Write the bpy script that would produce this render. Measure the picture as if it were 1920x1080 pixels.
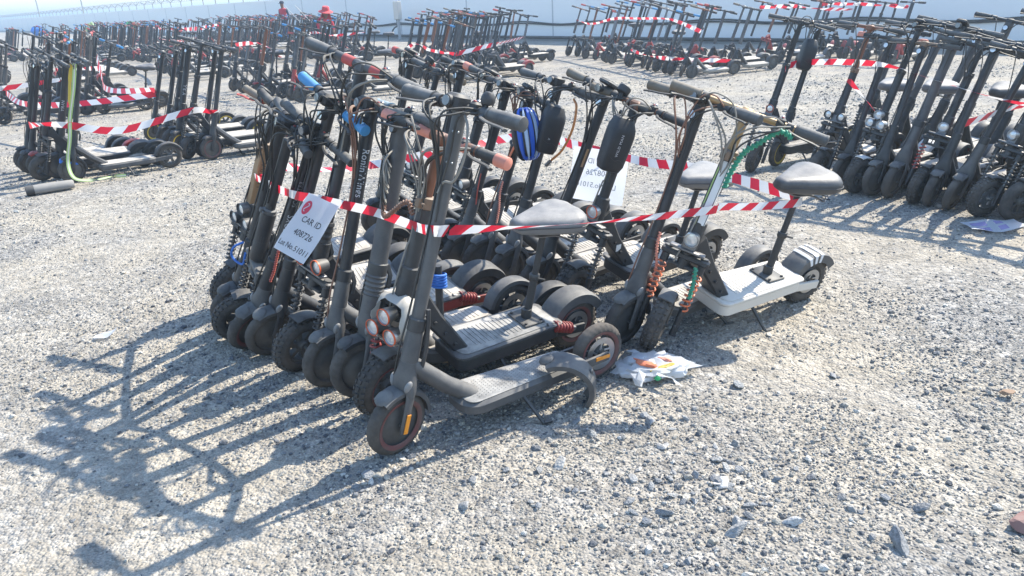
import bpy, math, random
import numpy as np
from mathutils import Vector, Matrix, noise as mnoise

for _o in list(bpy.data.objects):
    bpy.data.objects.remove(_o, do_unlink=True)
scene = bpy.context.scene
C = scene.collection
rnd = random.Random(7)
R = math.radians

# ------------------------------------------------------------------ camera
CAM_H = 1.45
pitch, roll = R(20.6), R(2.86)
f_ = Vector((0, math.cos(pitch), -math.sin(pitch)))
rt_ = Vector((1, 0, 0)); up_ = rt_.cross(f_)
cr_ = rt_ * math.cos(roll) - up_ * math.sin(roll)
cu_ = rt_ * math.sin(roll) + up_ * math.cos(roll)
cam = bpy.data.cameras.new('camera')
camo = bpy.data.objects.new('camera', cam); C.objects.link(camo)
mw = Matrix((( cr_.x, cu_.x, -f_.x, 0), (cr_.y, cu_.y, -f_.y, 0), (cr_.z, cu_.z, -f_.z, CAM_H), (0, 0, 0, 1)))
camo.matrix_world = mw
cam.sensor_width = 36.0
cam.lens = 1450.0 / 1920.0 * 36.0
cam.clip_start = 0.05; cam.clip_end = 3000
scene.camera = camo

# ------------------------------------------------------------------ sky, sun, exposure
SUN_EL = R(45); SUN_DIR = Vector((0.835, 0.55, 0)).normalized()
w = bpy.data.worlds.new('World'); scene.world = w; w.use_nodes = True
nt = w.node_tree; nt.nodes.clear()
sky = nt.nodes.new('ShaderNodeTexSky'); sky.sky_type = 'NISHITA'; sky.sun_disc = False
sky.sun_elevation = SUN_EL
sky.sun_rotation = math.atan2(SUN_DIR.x, SUN_DIR.y)
sky.air_density = 1.25; sky.dust_density = 0.45; sky.ozone_density = 3.5
bg = nt.nodes.new('ShaderNodeBackground'); bg.inputs[1].default_value = 0.15
wo = nt.nodes.new('ShaderNodeOutputWorld')
nt.links.new(sky.outputs[0], bg.inputs[0]); nt.links.new(bg.outputs[0], wo.inputs[0])
sl = bpy.data.lights.new('sun', 'SUN'); sl.energy = 4.0; sl.angle = R(0.55); sl.color = (1.0, 0.93, 0.80)
so = bpy.data.objects.new('sun', sl); C.objects.link(so)
sdir = Vector((SUN_DIR.x * math.cos(SUN_EL), SUN_DIR.y * math.cos(SUN_EL), math.sin(SUN_EL)))
so.rotation_euler = sdir.to_track_quat('Z', 'Y').to_euler()
so.location = (8, 6, 12)
vs = scene.view_settings
vs.view_transform = 'Standard'; vs.look = 'None'; vs.gamma = 1.0; vs.use_curve_mapping = False
vs.exposure = 1.14

# ------------------------------------------------------------------ materials
MATS = {}
def srgb(h):
    h = h.lstrip('#'); v = [int(h[i:i+2], 16) / 255 for i in (0, 2, 4)]
    return tuple(x / 12.92 if x <= .04045 else ((x + .055) / 1.055) ** 2.4 for x in v)

def mat(name, col=(.5, .5, .5), rough=.5, metal=0.0, dust=.4, bump=0.0, bscale=200, dustcol=(.40, .37, .32), spec=.5, trans=0.0, alpha=1.0, coat=0, dmin=.22):
    """a paint/plastic/rubber with dust lying on what faces up and in uneven patches"""
    if name in MATS: return MATS[name]
    m = bpy.data.materials.new(name); m.use_nodes = True
    n = m.node_tree.nodes; l = m.node_tree.links
    b = n['Principled BSDF']
    b.inputs['Metallic'].default_value = metal
    b.inputs['Specular IOR Level'].default_value = spec
    if coat: b.inputs['Coat Weight'].default_value = coat
    if trans: b.inputs['Transmission Weight'].default_value = trans
    if alpha < 1: b.inputs['Alpha'].default_value = alpha
    tc = n.new('ShaderNodeTexCoord')
    oi = n.new('ShaderNodeObjectInfo')
    ad = n.new('ShaderNodeVectorMath'); ad.operation = 'ADD'
    cx = n.new('ShaderNodeCombineXYZ')
    mu = n.new('ShaderNodeMath'); mu.operation = 'MULTIPLY'; mu.inputs[1].default_value = 37.0
    l.new(oi.outputs['Random'], mu.inputs[0]); l.new(mu.outputs[0], cx.inputs[0]); l.new(mu.outputs[0], cx.inputs[1])
    l.new(tc.outputs['Object'], ad.inputs[0]); l.new(cx.outputs[0], ad.inputs[1])
    if dust > 0:
        ge = n.new('ShaderNodeNewGeometry'); sx = n.new('ShaderNodeSeparateXYZ')
        l.new(ge.outputs['Normal'], sx.inputs[0])
        mr = n.new('ShaderNodeMapRange'); mr.inputs[1].default_value = .0; mr.inputs[2].default_value = .95
        mr.inputs[3].default_value = dmin; mr.inputs[4].default_value = 1.0
        l.new(sx.outputs['Z'], mr.inputs[0])
        nz = n.new('ShaderNodeTexNoise'); nz.inputs['Scale'].default_value = 11; nz.inputs['Detail'].default_value = 6
        nz.inputs['Roughness'].default_value = .65
        l.new(ad.outputs[0], nz.inputs['Vector'])
        m2 = n.new('ShaderNodeMapRange'); m2.inputs[1].default_value = .33; m2.inputs[2].default_value = .66
        m2.inputs[3].default_value = .3; m2.inputs[4].default_value = 1.25
        l.new(nz.outputs[0], m2.inputs[0])
        a = n.new('ShaderNodeMath'); a.operation = 'MULTIPLY'; l.new(mr.outputs[0], a.inputs[0]); l.new(m2.outputs[0], a.inputs[1])
        a2 = n.new('ShaderNodeMath'); a2.operation = 'MULTIPLY'; a2.use_clamp = True; a2.inputs[1].default_value = dust
        l.new(a.outputs[0], a2.inputs[0])
        mx = n.new('ShaderNodeMix'); mx.data_type = 'RGBA'
        mx.inputs[6].default_value = (*col, 1); mx.inputs[7].default_value = (*dustcol, 1)
        l.new(a2.outputs[0], mx.inputs[0]); l.new(mx.outputs[2], b.inputs['Base Color'])
        rr = n.new('ShaderNodeMapRange'); rr.inputs[3].default_value = rough; rr.inputs[4].default_value = .9
        l.new(a2.outputs[0], rr.inputs[0]); l.new(rr.outputs[0], b.inputs['Roughness'])
    else:
        b.inputs['Base Color'].default_value = (*col, 1); b.inputs['Roughness'].default_value = rough
    if bump:
        nb = n.new('ShaderNodeTexNoise'); nb.inputs['Scale'].default_value = bscale; nb.inputs['Detail'].default_value = 3
        l.new(ad.outputs[0], nb.inputs['Vector'])
        bp = n.new('ShaderNodeBump'); bp.inputs['Strength'].default_value = bump; bp.inputs['Distance'].default_value = .002
        l.new(nb.outputs[0], bp.inputs['Height']); l.new(bp.outputs[0], b.inputs['Normal'])
    MATS[name] = m
    return m

mat('black_paint', (.018, .020, .025), .45, 0, .22)
mat('black_worn', (.022, .024, .028), .5, 0, .26)
mat('grey_paint', (.05, .053, .06), .5, 0, .36, dmin=.36)
mat('dark_plastic', (.02, .021, .025), .5, 0, .28, .15)
mat('rubber', (.024, .023, .023), .85, 0, .62, .4, 300, (.20, .172, .145), dmin=.62)
mat('rim_grey', (.045, .047, .051), .5, .2, .4, dmin=.5)
mat('grip_grey', (.05, .052, .055), .7, 0, .62, .3, 260, (.34, .32, .29))
mat('grip_black', (.02, .02, .022), .7, 0, .38, .3, 260)
mat('grip_tan', (.16, .125, .085), .75, 0, .5, .3, 260)
mat('grip_blue', (.05, .27, .55), .6, 0, .25, .2, 260)
mat('grip_paleblue', (.16, .29, .38), .7, 0, .45, .2, 260)
mat('deck_dust', (.06, .062, .066), .75, 0, .95, .35, 350, (.42, .40, .365))
mat('deck_pale', (.24, .22, .19), .75, 0, .9, .35, 350, (.56, .51, .44))
mat('deck_white', (.64, .60, .54), .5, 0, .7, .2, 300, (.58, .52, .44))
mat('deck_blue', (.04, .33, .62), .5, 0, .4)
mat('white_paint', (.75, .75, .74), .45, 0, .3)
mat('stripe_white', (.72, .73, .75), .55, 0, .2)
mat('gold', (.42, .27, .13), .38, .55, .30)
mat('gold_lower', (.30, .185, .095), .45, .3, .3)
mat('brown', (.20, .075, .035), .5, .15, .30)
mat('brown_tan', (.20, .125, .075), .55, .1, .4)
mat('red_paint', (.34, .03, .028), .4, 0, .3)
mat('red_band', (.50, .07, .06), .6, 0, .22)
mat('red_rim', (.17, .022, .024), .6, 0, .8, dustcol=(.13, .105, .09), dmin=.8)
mat('orange', (.72, .16, .05), .5, 0, .25)
mat('orange_ring', (.75, .12, .03), .45, 0, .12)
mat('amber', (.75, .27, .02), .25, 0, .15)
mat('salmon', (.72, .26, .18), .6, 0, .25)
mat('yellow', (.6, .42, .03), .5, 0, .2)
mat('lime', (.36, .50, .17), .6, 0, .25)
mat('steel', (.45, .46, .47), .35, .9, .25)
mat('steel_dark', (.16, .16, .17), .4, .8, .3)
mat('lamp_shell', (.05, .05, .055), .45, .1, .35)
mat('lamp_glass', (.70, .72, .73), .18, .45, .15, coat=.6)
mat('lens_grey', (.16, .17, .18), .15, .2, .3, coat=.5)
mat('display_grey', (.09, .095, .10), .25, 0, .55)
mat('saddle', (.035, .036, .04), .40, 0, .42, .25, 120, (.42, .40, .38))
mat('saddle_pale', (.15, .15, .155), .45, 0, .5, .25, 120, (.45, .43, .40))
mat('fork_lit_cap', (.22, .22, .225), .5, .1, .5)  # pale tone draws the sunlit dusty fork shoulders as well as real plates
mat('cable', (.02, .02, .02), .6, 0, .3)
mat('cable_pale', (.24, .22, .19), .7, 0, .3)
mat('cable_red', (.40, .06, .04), .6, 0, .2)
mat('cable_copper', (.22, .10, .06), .6, 0, .3)
mat('tape_red', (.62, .02, .045), .42, 0, .06)
mat('tape_white', (.80, .79, .80), .42, 0, .06)
mat('paper', (.80, .82, .86), .7, 0, 0.05)
mat('ink', (.02, .022, .03), .7, 0, 0)
mat('ink_soft', (.27, .29, .35), .7, 0, 0)
mat('logo_red', (.62, .04, .07), .6, 0, 0)
mat('lettering', (.55, .56, .58), .6, 0, .15)
mat('lettering_dim', (.26, .27, .28), .6, 0, .15)
mat('engraved', (.12, .075, .04), .6, 0, .15)
mat('helmet_blue', (.015, .10, .52), .32, 0, .14, coat=.3)
mat('helmet_black', (.014, .015, .018), .4, 0, .16)
mat('helmet_pale', (.45, .55, .68), .4, 0, .14)
mat('bag_black', (.013, .015, .02), .45, 0, .14, .5, 500)
mat('rope_green', (.02, .26, .15), .55, 0, .15)
mat('rope_blue', (.02, .15, .55), .5, 0, .15)
mat('rope_orange', (.55, .20, .05), .5, 0, .15)
mat('plastic_bag', (.78, .80, .82), .35, 0, .1, trans=.25)
mat('bag_beige', (.60, .56, .49), .5, 0, .3, trans=.15)
mat('wall_white', (.86, .865, .86), .55, 0, .06, .05, 5)
mat('wall_joint', (.50, .51, .53), .6, 0, .1)
mat('wall_grey', (.42, .43, .44), .7, 0, .2)
mat('galv', (.33, .34, .35), .5, .6, .2)
mat('cloth_red', (.55, .03, .05), .85, 0, .06)
mat('cloth_navy', (.02, .025, .05), .85, 0, .1)
mat('cloth_jeans', (.06, .11, .24), .85, 0, .1)
mat('skin', (.20, .10, .06), .6, 0, 0)
mat('hat_red', (.62, .07, .08), .85, 0, .05)
mat('foam_grey', (.23, .22, .21), .85, 0, .5)
mat('brick_red', (.24, .10, .085), .85, 0, .35, .4, 90)
mat('stone_brown', (.28, .17, .10), .8, 0, .2, .5, 60)
mat('tarp_blue', (.03, .18, .60), .5, 0, .1)
mat('tarp_green', (.03, .45, .15), .6, 0, .1)
mat('purple_print', (.33, .27, .52), .6, 0, .2)

def thin_sheet(name, col, k, rough=.4):
    m = bpy.data.materials.new(name); m.use_nodes = True; n = m.node_tree.nodes; l = m.node_tree.links
    b = n['Principled BSDF']; b.inputs['Base Color'].default_value = (*col, 1); b.inputs['Roughness'].default_value = rough
    t = n.new('ShaderNodeBsdfTranslucent'); t.inputs[0].default_value = (*col, 1)
    mx = n.new('ShaderNodeMixShader'); mx.inputs[0].default_value = k
    l.new(b.outputs[0], mx.inputs[1]); l.new(t.outputs[0], mx.inputs[2]); l.new(mx.outputs[0], n['Material Output'].inputs[0])
    MATS[name] = m
thin_sheet('paper', (.82, .84, .88), .5, .7); thin_sheet('tape_red', (.66, .02, .05), .38, .3); thin_sheet('tape_white', (.82, .81, .82), .38, .3)
thin_sheet('plastic_bag', (.80, .82, .84), .5, .3); thin_sheet('bag_beige', (.62, .58, .51), .3, .4)

# ------------------------------------------------------------------ mesh helper
def frame_of(t, ref):
    t = t.normalized(); a = ref - t * ref.dot(t)
    if a.length < 1e-4:
        ref = Vector((1, 0, 0)) if abs(t.x) < .9 else Vector((0, 1, 0)); a = ref - t * ref.dot(t)
    a.normalize(); return a, t.cross(a)

class MB:
    def __init__(s): s.v = []; s.f = []; s.m = []
    def loft(s, rings, cap=True, closed=True, mi=0, loop=False):
        b = len(s.v); n = len(rings[0])
        for r in rings: s.v.extend([tuple(p) for p in r])
        k = len(rings)
        for i in range(k if loop else k - 1):
            i2 = (i + 1) % k
            for j in range(n if closed else n - 1):
                j2 = (j + 1) % n
                s.f.append((b + i*n + j, b + i*n + j2, b + i2*n + j2, b + i2*n + j)); s.m.append(mi)
        if cap and not loop:
            s.f.append(tuple(b + j for j in reversed(range(n)))); s.m.append(mi)
            s.f.append(tuple(b + (k-1)*n + j for j in range(n))); s.m.append(mi)
        return s
    def tube(s, pts, r, n=8, mi=0, ref=(0, 0, 1), sq=(1, 1), cap=True, rot=0.0):
        pts = [Vector(p) for p in pts]; k = len(pts)
        rs = r if isinstance(r, (list, tuple)) else [r] * k
        a = Vector(ref); rings = []
        for i in range(k):
            t = pts[min(i+1, k-1)] - pts[max(i-1, 0)]
            a, b = frame_of(t, a)
            rings.append([pts[i] + a * (rs[i]*sq[0]*math.cos(2*math.pi*j/n + rot)) + b * (rs[i]*sq[1]*math.sin(2*math.pi*j/n + rot)) for j in range(n)])
        return s.loft(rings, cap, True, mi)
    def beam(s, pts, ww, hh, mi=0, ref=(0, 0, 1)):
        pts = [Vector(p) for p in pts]; k = len(pts)
        W_ = ww if isinstance(ww, (list, tuple)) else [ww]*k; H_ = hh if isinstance(hh, (list, tuple)) else [hh]*k
        a = Vector(ref); rings = []
        for i in range(k):
            t = pts[min(i+1, k-1)] - pts[max(i-1, 0)]
            a, b = frame_of(t, a); x, y = H_[i]/2, W_[i]/2; c = min(x, y)*.25
            rings.append([pts[i] + a*p + b*q for p, q in ((x-c, -y), (x, -y+c), (x, y-c), (x-c, y), (-x+c, y), (-x, y-c), (-x, -y+c), (-x+c, -y))])
        return s.loft(rings, True, True, mi)
    def revolve(s, prof, n=24, o=(0, 0, 0), ax=(0, 1, 0), ref=(0, 0, 1), mi=0, closed=False, cap=True):
        o = Vector(o); t = Vector(ax).normalized(); a, b = frame_of(t, Vector(ref))
        rings = []
        for i in range(n):
            g = 2*math.pi*i/n; d = a*math.cos(g) + b*math.sin(g)
            rings.append([o + d*r + t*h for r, h in prof])
        base = len(s.v); k = len(prof)
        for r in rings: s.v.extend([tuple(p) for p in r])
        for i in range(n):
            i2 = (i+1) % n
            for j in range(k if closed else k-1):
                j2 = (j+1) % k
                s.f.append((base+i*k+j, base+i2*k+j, base+i2*k+j2, base+i*k+j2)); s.m.append(mi)
        if cap and not closed:
            if prof[0][0] > 1e-6: s.f.append(tuple(base+i*k for i in reversed(range(n)))); s.m.append(mi)
            if prof[-1][0] > 1e-6: s.f.append(tuple(base+i*k+k-1 for i in range(n))); s.m.append(mi)
        return s
    def box(s, c, size, bev=.003, mi=0, M=None):
        x, y, z = [q/2 for q in size]; bev = min(bev, x*.6, y*.6, z*.6)
        pts = [(x-bev, -y), (x, -y+bev), (x, y-bev), (x-bev, y), (-x+bev, y), (-x, y-bev), (-x, -y+bev), (-x+bev, -y)]
        ins = [(max(-x+bev, min(x-bev, p)), max(-y+bev, min(y-bev, q))) for p, q in pts]
        ins = [(p*(x-bev)/x, q*(y-bev)/y) for p, q in pts]
        rings = []
        for zz, P in ((-z, ins), (-z+bev, pts), (z-bev, pts), (z, ins)):
            rr = [Vector((p, q, zz)) for p, q in P]
            if M is not None: rr = [M @ v for v in rr]
            rings.append([v + Vector(c) for v in rr])
        return s.loft(rings, True, True, mi)
    def prism(s, outline, z0, z1, bev=.004, mi=0, mi_top=None, shear=0):
        cx = sum(p[0] for p in outline)/len(outline); cy = sum(p[1] for p in outline)/len(outline)
        def ins(d):
            return [(p[0] - d*(1 if p[0] > cx else -1)*min(1, abs(p[0]-cx)/.05), p[1] - d*(1 if p[1] > cy else -1)*min(1, abs(p[1]-cy)/.02)) for p in outline]
        A, B = ins(bev), outline
        rings = [[Vector((p[0], p[1], z)) for p in P] for z, P in ((z0, A), (z0+bev, B), (z1-bev, B), (z1, A))]
        k = len(s.f); s.loft(rings, True, True, mi)
        if mi_top is not None: s.m[-1] = mi_top
        return s
    def arc(s, c, rad, a0, a1, prof, n=16, mi=0, y0=0):
        """sweep a closed profile [(dy, dr)] along an arc in the x-z plane"""
        rings = []
        for i in range(n+1):
            g = R(a0 + (a1-a0)*i/n)
            rings.append([Vector((c[0] + math.cos(g)*(rad+dr), y0+dy, c[2] + math.sin(g)*(rad+dr))) for dy, dr in prof])
        return s.loft(rings, True, True, mi)
    def ell(s, c, r, nu=12, nv=8, mi=0, M=None):
        prof = []
        rings = []
        for i in range(nv+1):
            th = math.pi*i/nv; z = -math.cos(th); q = max(math.sin(th), .02)
            rr = [Vector((r[0]*q*math.cos(2*math.pi*j/nu), r[1]*q*math.sin(2*math.pi*j/nu), r[2]*z)) for j in range(nu)]
            if M is not None: rr = [M @ v for v in rr]
            rings.append([v + Vector(c) for v in rr])
        return s.loft(rings, True, True, mi)
    def helix(s, p0, p1, rad, wire, turns, n=5, per=10, mi=0):
        p0, p1 = Vector(p0), Vector(p1); t = p1-p0; a, b = frame_of(t, Vector((1, 0, 0)))
        pts = []
        for i in range(int(turns*per)+1):
            u = i/(turns*per); g = 2*math.pi*i/per
            pts.append(p0 + t*u + (a*math.cos(g) + b*math.sin(g))*rad)
        return s.tube(pts, wire, n, mi)
    def mesh(s, name, mats, angle=38, smooth=True):
        me = bpy.data.meshes.new(name); me.from_pydata(s.v, [], s.f)
        for m in mats: me.materials.append(MATS[m] if isinstance(m, str) else m)
        me.polygons.foreach_set('material_index', s.m)
        if smooth:
            me.polygons.foreach_set('use_smooth', [True]*len(s.f))
            me.set_sharp_from_angle(angle=R(angle))
        me.update(); return me

def link(name, data, parent=None, M=None):
    o = bpy.data.objects.new(name, data); C.objects.link(o)
    if parent is not None: o.parent = parent
    if M is not None: o.matrix_local = M
    return o
def tag(o, label=None, cat=None, group=None, kind=None):
    if label: o['label'] = label
    if cat: o['category'] = cat
    if group: o['group'] = group
    if kind: o['kind'] = kind
    return o
def empty(name, loc, label, cat, group=None, M=None):
    o = bpy.data.objects.new(name, None); C.objects.link(o); o.empty_display_size = .1
    if M is not None: o.matrix_world = M
    else: o.location = loc
    return tag(o, label, cat, group)
def smooth_path(P, n=6):
    """Catmull-Rom through the points"""
    P = [Vector(p) for p in P]; Q = [P[0]*2-P[1]] + P + [P[-1]*2-P[-2]]; out = []
    for i in range(1, len(Q)-2):
        a, b, c, d = Q[i-1], Q[i], Q[i+1], Q[i+2]
        for k in range(n):
            t = k/n
            out.append(.5*((2*b) + (c-a)*t + (2*a-5*b+4*c-d)*t*t + (3*b-a-3*c+d)*t**3))
    out.append(P[-1]); return out
def text_mesh(txt, size, spacing=1.0):
    cu = bpy.data.curves.new('lettering', 'FONT'); cu.body = txt; cu.size = size; cu.align_x = 'LEFT'
    cu.resolution_u = 3; cu.space_character = spacing
    ob = bpy.data.objects.new('lettering', cu); C.objects.link(ob)
    bpy.context.view_layer.update()
    me = bpy.data.meshes.new_from_object(ob.evaluated_get(bpy.context.evaluated_depsgraph_get()))
    bpy.data.objects.remove(ob, do_unlink=True); bpy.data.curves.remove(cu)
    return me
def text_flat(txt, size, mat_name, parent, M, spacing=1.0, name='lettering', center=True, mirror=False):
    me = text_mesh(txt, size, spacing)
    xs = [v.co.x for v in me.vertices]; wd = max(xs) - min(xs); x0 = min(xs)
    for v in me.vertices:
        if center: v.co.x -= x0 + wd/2
        if mirror: v.co.x = -v.co.x
    me.materials.clear(); me.materials.append(MATS[mat_name])
    return link(name, me, parent, M)

# ------------------------------------------------------------------ ground and gravel
def gz(x, y):
    """gentle unevenness of the ground, a centimetre or two"""
    a = mnoise.noise(Vector((x*.7, y*.7, 3.1)))*.010 + mnoise.noise(Vector((x*2.6, y*2.6, 9.7)))*.005
    d = math.hypot(x, y)
    return a * min(1, max(.0, 1 - (d-10)/6)) - .003

def ground_material():
    m = bpy.data.materials.new('gravel_ground'); m.use_nodes = True
    n = m.node_tree.nodes; l = m.node_tree.links; b = n['Principled BSDF']
    b.inputs['Roughness'].default_value = .95; b.inputs['Specular IOR Level'].default_value = .2
    tc = n.new('ShaderNodeTexCoord')
    def vor(scale, feat='F1'):
        v = n.new('ShaderNodeTexVoronoi'); v.inputs['Scale'].default_value = scale; v.feature = feat
        l.new(tc.outputs['Object'], v.inputs['Vector']); return v
    def ramp(stops):
        r = n.new('ShaderNodeValToRGB'); e = r.color_ramp.elements
        e[0].position, e[0].color = stops[0][0], (*stops[0][1], 1); e[1].position, e[1].color = stops[-1][0], (*stops[-1][1], 1)
        for p, c in stops[1:-1]:
            q = e.new(p); q.color = (*c, 1)
        return r
    v1 = vor(95); v2 = vor(34); v3 = vor(190)
    sp = n.new('ShaderNodeSeparateColor'); l.new(v1.outputs['Color'], sp.inputs[0])
    sp2 = n.new('ShaderNodeSeparateColor'); l.new(v2.outputs['Color'], sp2.inputs[0])
    sp3 = n.new('ShaderNodeSeparateColor'); l.new(v3.outputs['Color'], sp3.inputs[0])
    st = [(0, (.05, .053, .06)), (.25, (.14, .142, .15)), (.55, (.26, .255, .25)), (.8, (.39, .37, .335)), (1, (.56, .54, .50))]
    r1 = ramp(st); l.new(sp.outputs[0], r1.inputs[0])
    r2 = ramp(st); l.new(sp2.outputs[0], r2.inputs[0])
    r3 = ramp([(0, (.29, .258, .208)), (1, (.51, .455, .37))]); l.new(sp3.outputs[0], r3.inputs[0])
    mA = n.new('ShaderNodeMix'); mA.data_type = 'RGBA'; mA.inputs[0].default_value = .45
    l.new(r1.outputs[0], mA.inputs[6]); l.new(r2.outputs[0], mA.inputs[7])
    ns = n.new('ShaderNodeTexNoise'); ns.inputs['Scale'].default_value = 1.1; ns.inputs['Detail'].default_value = 7; ns.inputs['Roughness'].default_value = .62
    l.new(tc.outputs['Object'], ns.inputs['Vector'])
    rs = n.new('ShaderNodeMapRange'); rs.inputs[1].default_value = .36; rs.inputs[2].default_value = .60; rs.inputs[3].default_value = .22; rs.inputs[4].default_value = .92
    l.new(ns.outputs[0], rs.inputs[0])
    mB = n.new('ShaderNodeMix'); mB.data_type = 'RGBA'; l.new(rs.outputs[0], mB.inputs[0])
    l.new(mA.outputs[2], mB.inputs[6]); l.new(r3.outputs[0], mB.inputs[7])
    v5 = vor(11); sp5 = n.new('ShaderNodeSeparateColor'); l.new(v5.outputs['Color'], sp5.inputs[0])
    v6 = vor(22); sp6 = n.new('ShaderNodeSeparateColor'); l.new(v6.outputs['Color'], sp6.inputs[0])
    av = n.new('ShaderNodeMath'); av.operation = 'ADD'; l.new(sp5.outputs[0], av.inputs[0]); l.new(sp6.outputs[0], av.inputs[1])
    mr5 = n.new('ShaderNodeMapRange'); mr5.inputs[1].default_value = 0.; mr5.inputs[2].default_value = 2.; mr5.inputs[3].default_value = .74; mr5.inputs[4].default_value = 1.22
    l.new(av.outputs[0], mr5.inputs[0])
    mC = n.new('ShaderNodeMix'); mC.data_type = 'RGBA'; mC.blend_type = 'MULTIPLY'; mC.inputs[0].default_value = 1
    l.new(mB.outputs[2], mC.inputs[6]); l.new(mr5.outputs[0], mC.inputs[7])
    l.new(mC.outputs[2], b.inputs['Base Color'])
    vh = vor(95); vh2 = vor(34)
    ad = n.new('ShaderNodeMath'); ad.operation = 'MULTIPLY_ADD'; ad.inputs[1].default_value = 1.8
    l.new(vh2.outputs['Distance'], ad.inputs[0]); l.new(vh.outputs['Distance'], ad.inputs[2])
    bp = n.new('ShaderNodeBump'); bp.inputs['Strength'].default_value = .8; bp.inputs['Distance'].default_value = .008; bp.invert = True
    l.new(ad.outputs[0], bp.inputs['Height']); l.new(bp.outputs[0], b.inputs['Normal'])
    return m

def make_ground():
    def axis(lo, hi, dense_lo, dense_hi, step):
        a = list(np.arange(dense_lo, dense_hi, step)); x = dense_hi; g = step
        while x < hi: a.append(x); g *= 1.25; x += g
        a.append(hi); x = dense_lo - step; g = step
        while x > lo: a.insert(0, x); g *= 1.25; x -= g
        a.insert(0, lo); return a
    xs = axis(-900, 900, -4.5, 4.5, .07); ys = axis(-300, 1500, 1.0, 7.5, .07)
    nx, ny = len(xs), len(ys)
    v = [(x, y, gz(x, y) if -12 < x < 12 and -3 < y < 16 else -.003) for y in ys for x in xs]
    f = [(j*nx+i, j*nx+i+1, (j+1)*nx+i+1, (j+1)*nx+i) for j in range(ny-1) for i in range(nx-1)]
    me = bpy.data.meshes.new('ground'); me.from_pydata(v, [], f)
    me.polygons.foreach_set('use_smooth', [True]*len(f)); me.materials.append(ground_material())
    o = link('ground', me); tag(o, None, None, None, 'structure')

def stone_verts(seed, sub=1):
    """a broken stone: an icosahedron cut by random planes"""
    rg = random.Random(seed)
    t = (1+5**.5)/2
    V = [Vector(p).normalized() for p in ((-1,t,0),(1,t,0),(-1,-t,0),(1,-t,0),(0,-1,t),(0,1,t),(0,-1,-t),(0,1,-t),(t,0,-1),(t,0,1),(-t,0,-1),(-t,0,1))]
    F = [(0,11,5),(0,5,1),(0,1,7),(0,7,10),(0,10,11),(1,5,9),(5,11,4),(11,10,2),(10,7,6),(7,1,8),(3,9,4),(3,4,2),(3,2,6),(3,6,8),(3,8,9),(4,9,5),(2,4,11),(6,2,10),(8,6,7),(9,8,1)]
    for _ in range(sub):
        cache = {}; NF = []
        def mid(a, b):
            k = (min(a, b), max(a, b))
            if k not in cache: cache[k] = len(V); V.append(((V[a]+V[b])/2).normalized())
            return cache[k]
        for a, b, c in F:
            x, y, z = mid(a, b), mid(b, c), mid(c, a); NF += [(a, x, z), (b, y, x), (c, z, y), (x, y, z)]
        F = NF
    planes = [(Vector((rg.gauss(0, 1), rg.gauss(0, 1), rg.gauss(0, 1))).normalized(), rg.uniform(.45, .85)) for _ in range(9)]
    out = []
    sx, sy, sz = rg.uniform(.9, 1.35), rg.uniform(.7, 1.0), rg.uniform(.45, .8)
    for p in V:
        p = p*(1+rg.uniform(-.08, .08))
        for nn, d in planes:
            q = p.dot(nn)
            if q > d: p = p - nn*(q-d)
        out.append((p.x*sx, p.y*sy, p.z*sz))
    return out, F

def stone_material(name='stone', variant=0):
    m = bpy.data.materials.new(name); m.use_nodes = True
    n = m.node_tree.nodes; l = m.node_tree.links; b = n['Principled BSDF']
    b.inputs['Roughness'].default_value = .85; b.inputs['Specular IOR Level'].default_value = .35
    oi = n.new('ShaderNodeObjectInfo'); r = n.new('ShaderNodeValToRGB'); e = r.color_ramp.elements
    stops = [(0, (.085, .09, .10)), (.16, (.17, .175, .185)), (.38, (.26, .26, .258)), (.58, (.35, .33, .29)), (.82, (.46, .42, .35)), (1, (.60, .575, .52))]
    if variant: stops = [(0, (.20, .205, .21)), (.3, (.29, .295, .30)), (.6, (.35, .345, .335)), (.8, (.42, .41, .385)), (.9, (.48, .46, .43)), (1, (.58, .57, .55))]
    e[0].position, e[0].color = stops[0][0], (*stops[0][1], 1); e[1].position, e[1].color = 1, (*stops[-1][1], 1)
    for p, c in stops[1:-1]:
        q = e.new(p); q.color = (*c, 1)
    l.new(oi.outputs['Random'], r.inputs[0])
    tc = n.new('ShaderNodeTexCoord'); nz = n.new('ShaderNodeTexNoise'); nz.inputs['Scale'].default_value = 2.2 if not variant else 3.0; nz.inputs['Detail'].default_value = 5
    l.new(tc.outputs['Object'], nz.inputs['Vector'])
    mr = n.new('ShaderNodeMapRange'); mr.inputs[1].default_value = .3; mr.inputs[2].default_value = .7; mr.inputs[3].default_value = .72; mr.inputs[4].default_value = 1.22
    l.new(nz.outputs[0], mr.inputs[0])
    mx = n.new('ShaderNodeMix'); mx.data_type = 'RGBA'; mx.blend_type = 'MULTIPLY'; mx.inputs[0].default_value = 1
    l.new(r.outputs[0], mx.inputs[6]); l.new(mr.outputs[0], mx.inputs[7]); l.new(mx.outputs[2], b.inputs['Base Color'])
    bp = n.new('ShaderNodeBump'); bp.inputs['Strength'].default_value = .4; bp.inputs['Distance'].default_value = .05
    l.new(nz.outputs[0], bp.inputs['Height']); l.new(bp.outputs[0], b.inputs['Normal'])
    return m
MATS['stone'] = stone_material(); MATS['chunk'] = stone_material('chunk', 1)

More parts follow.
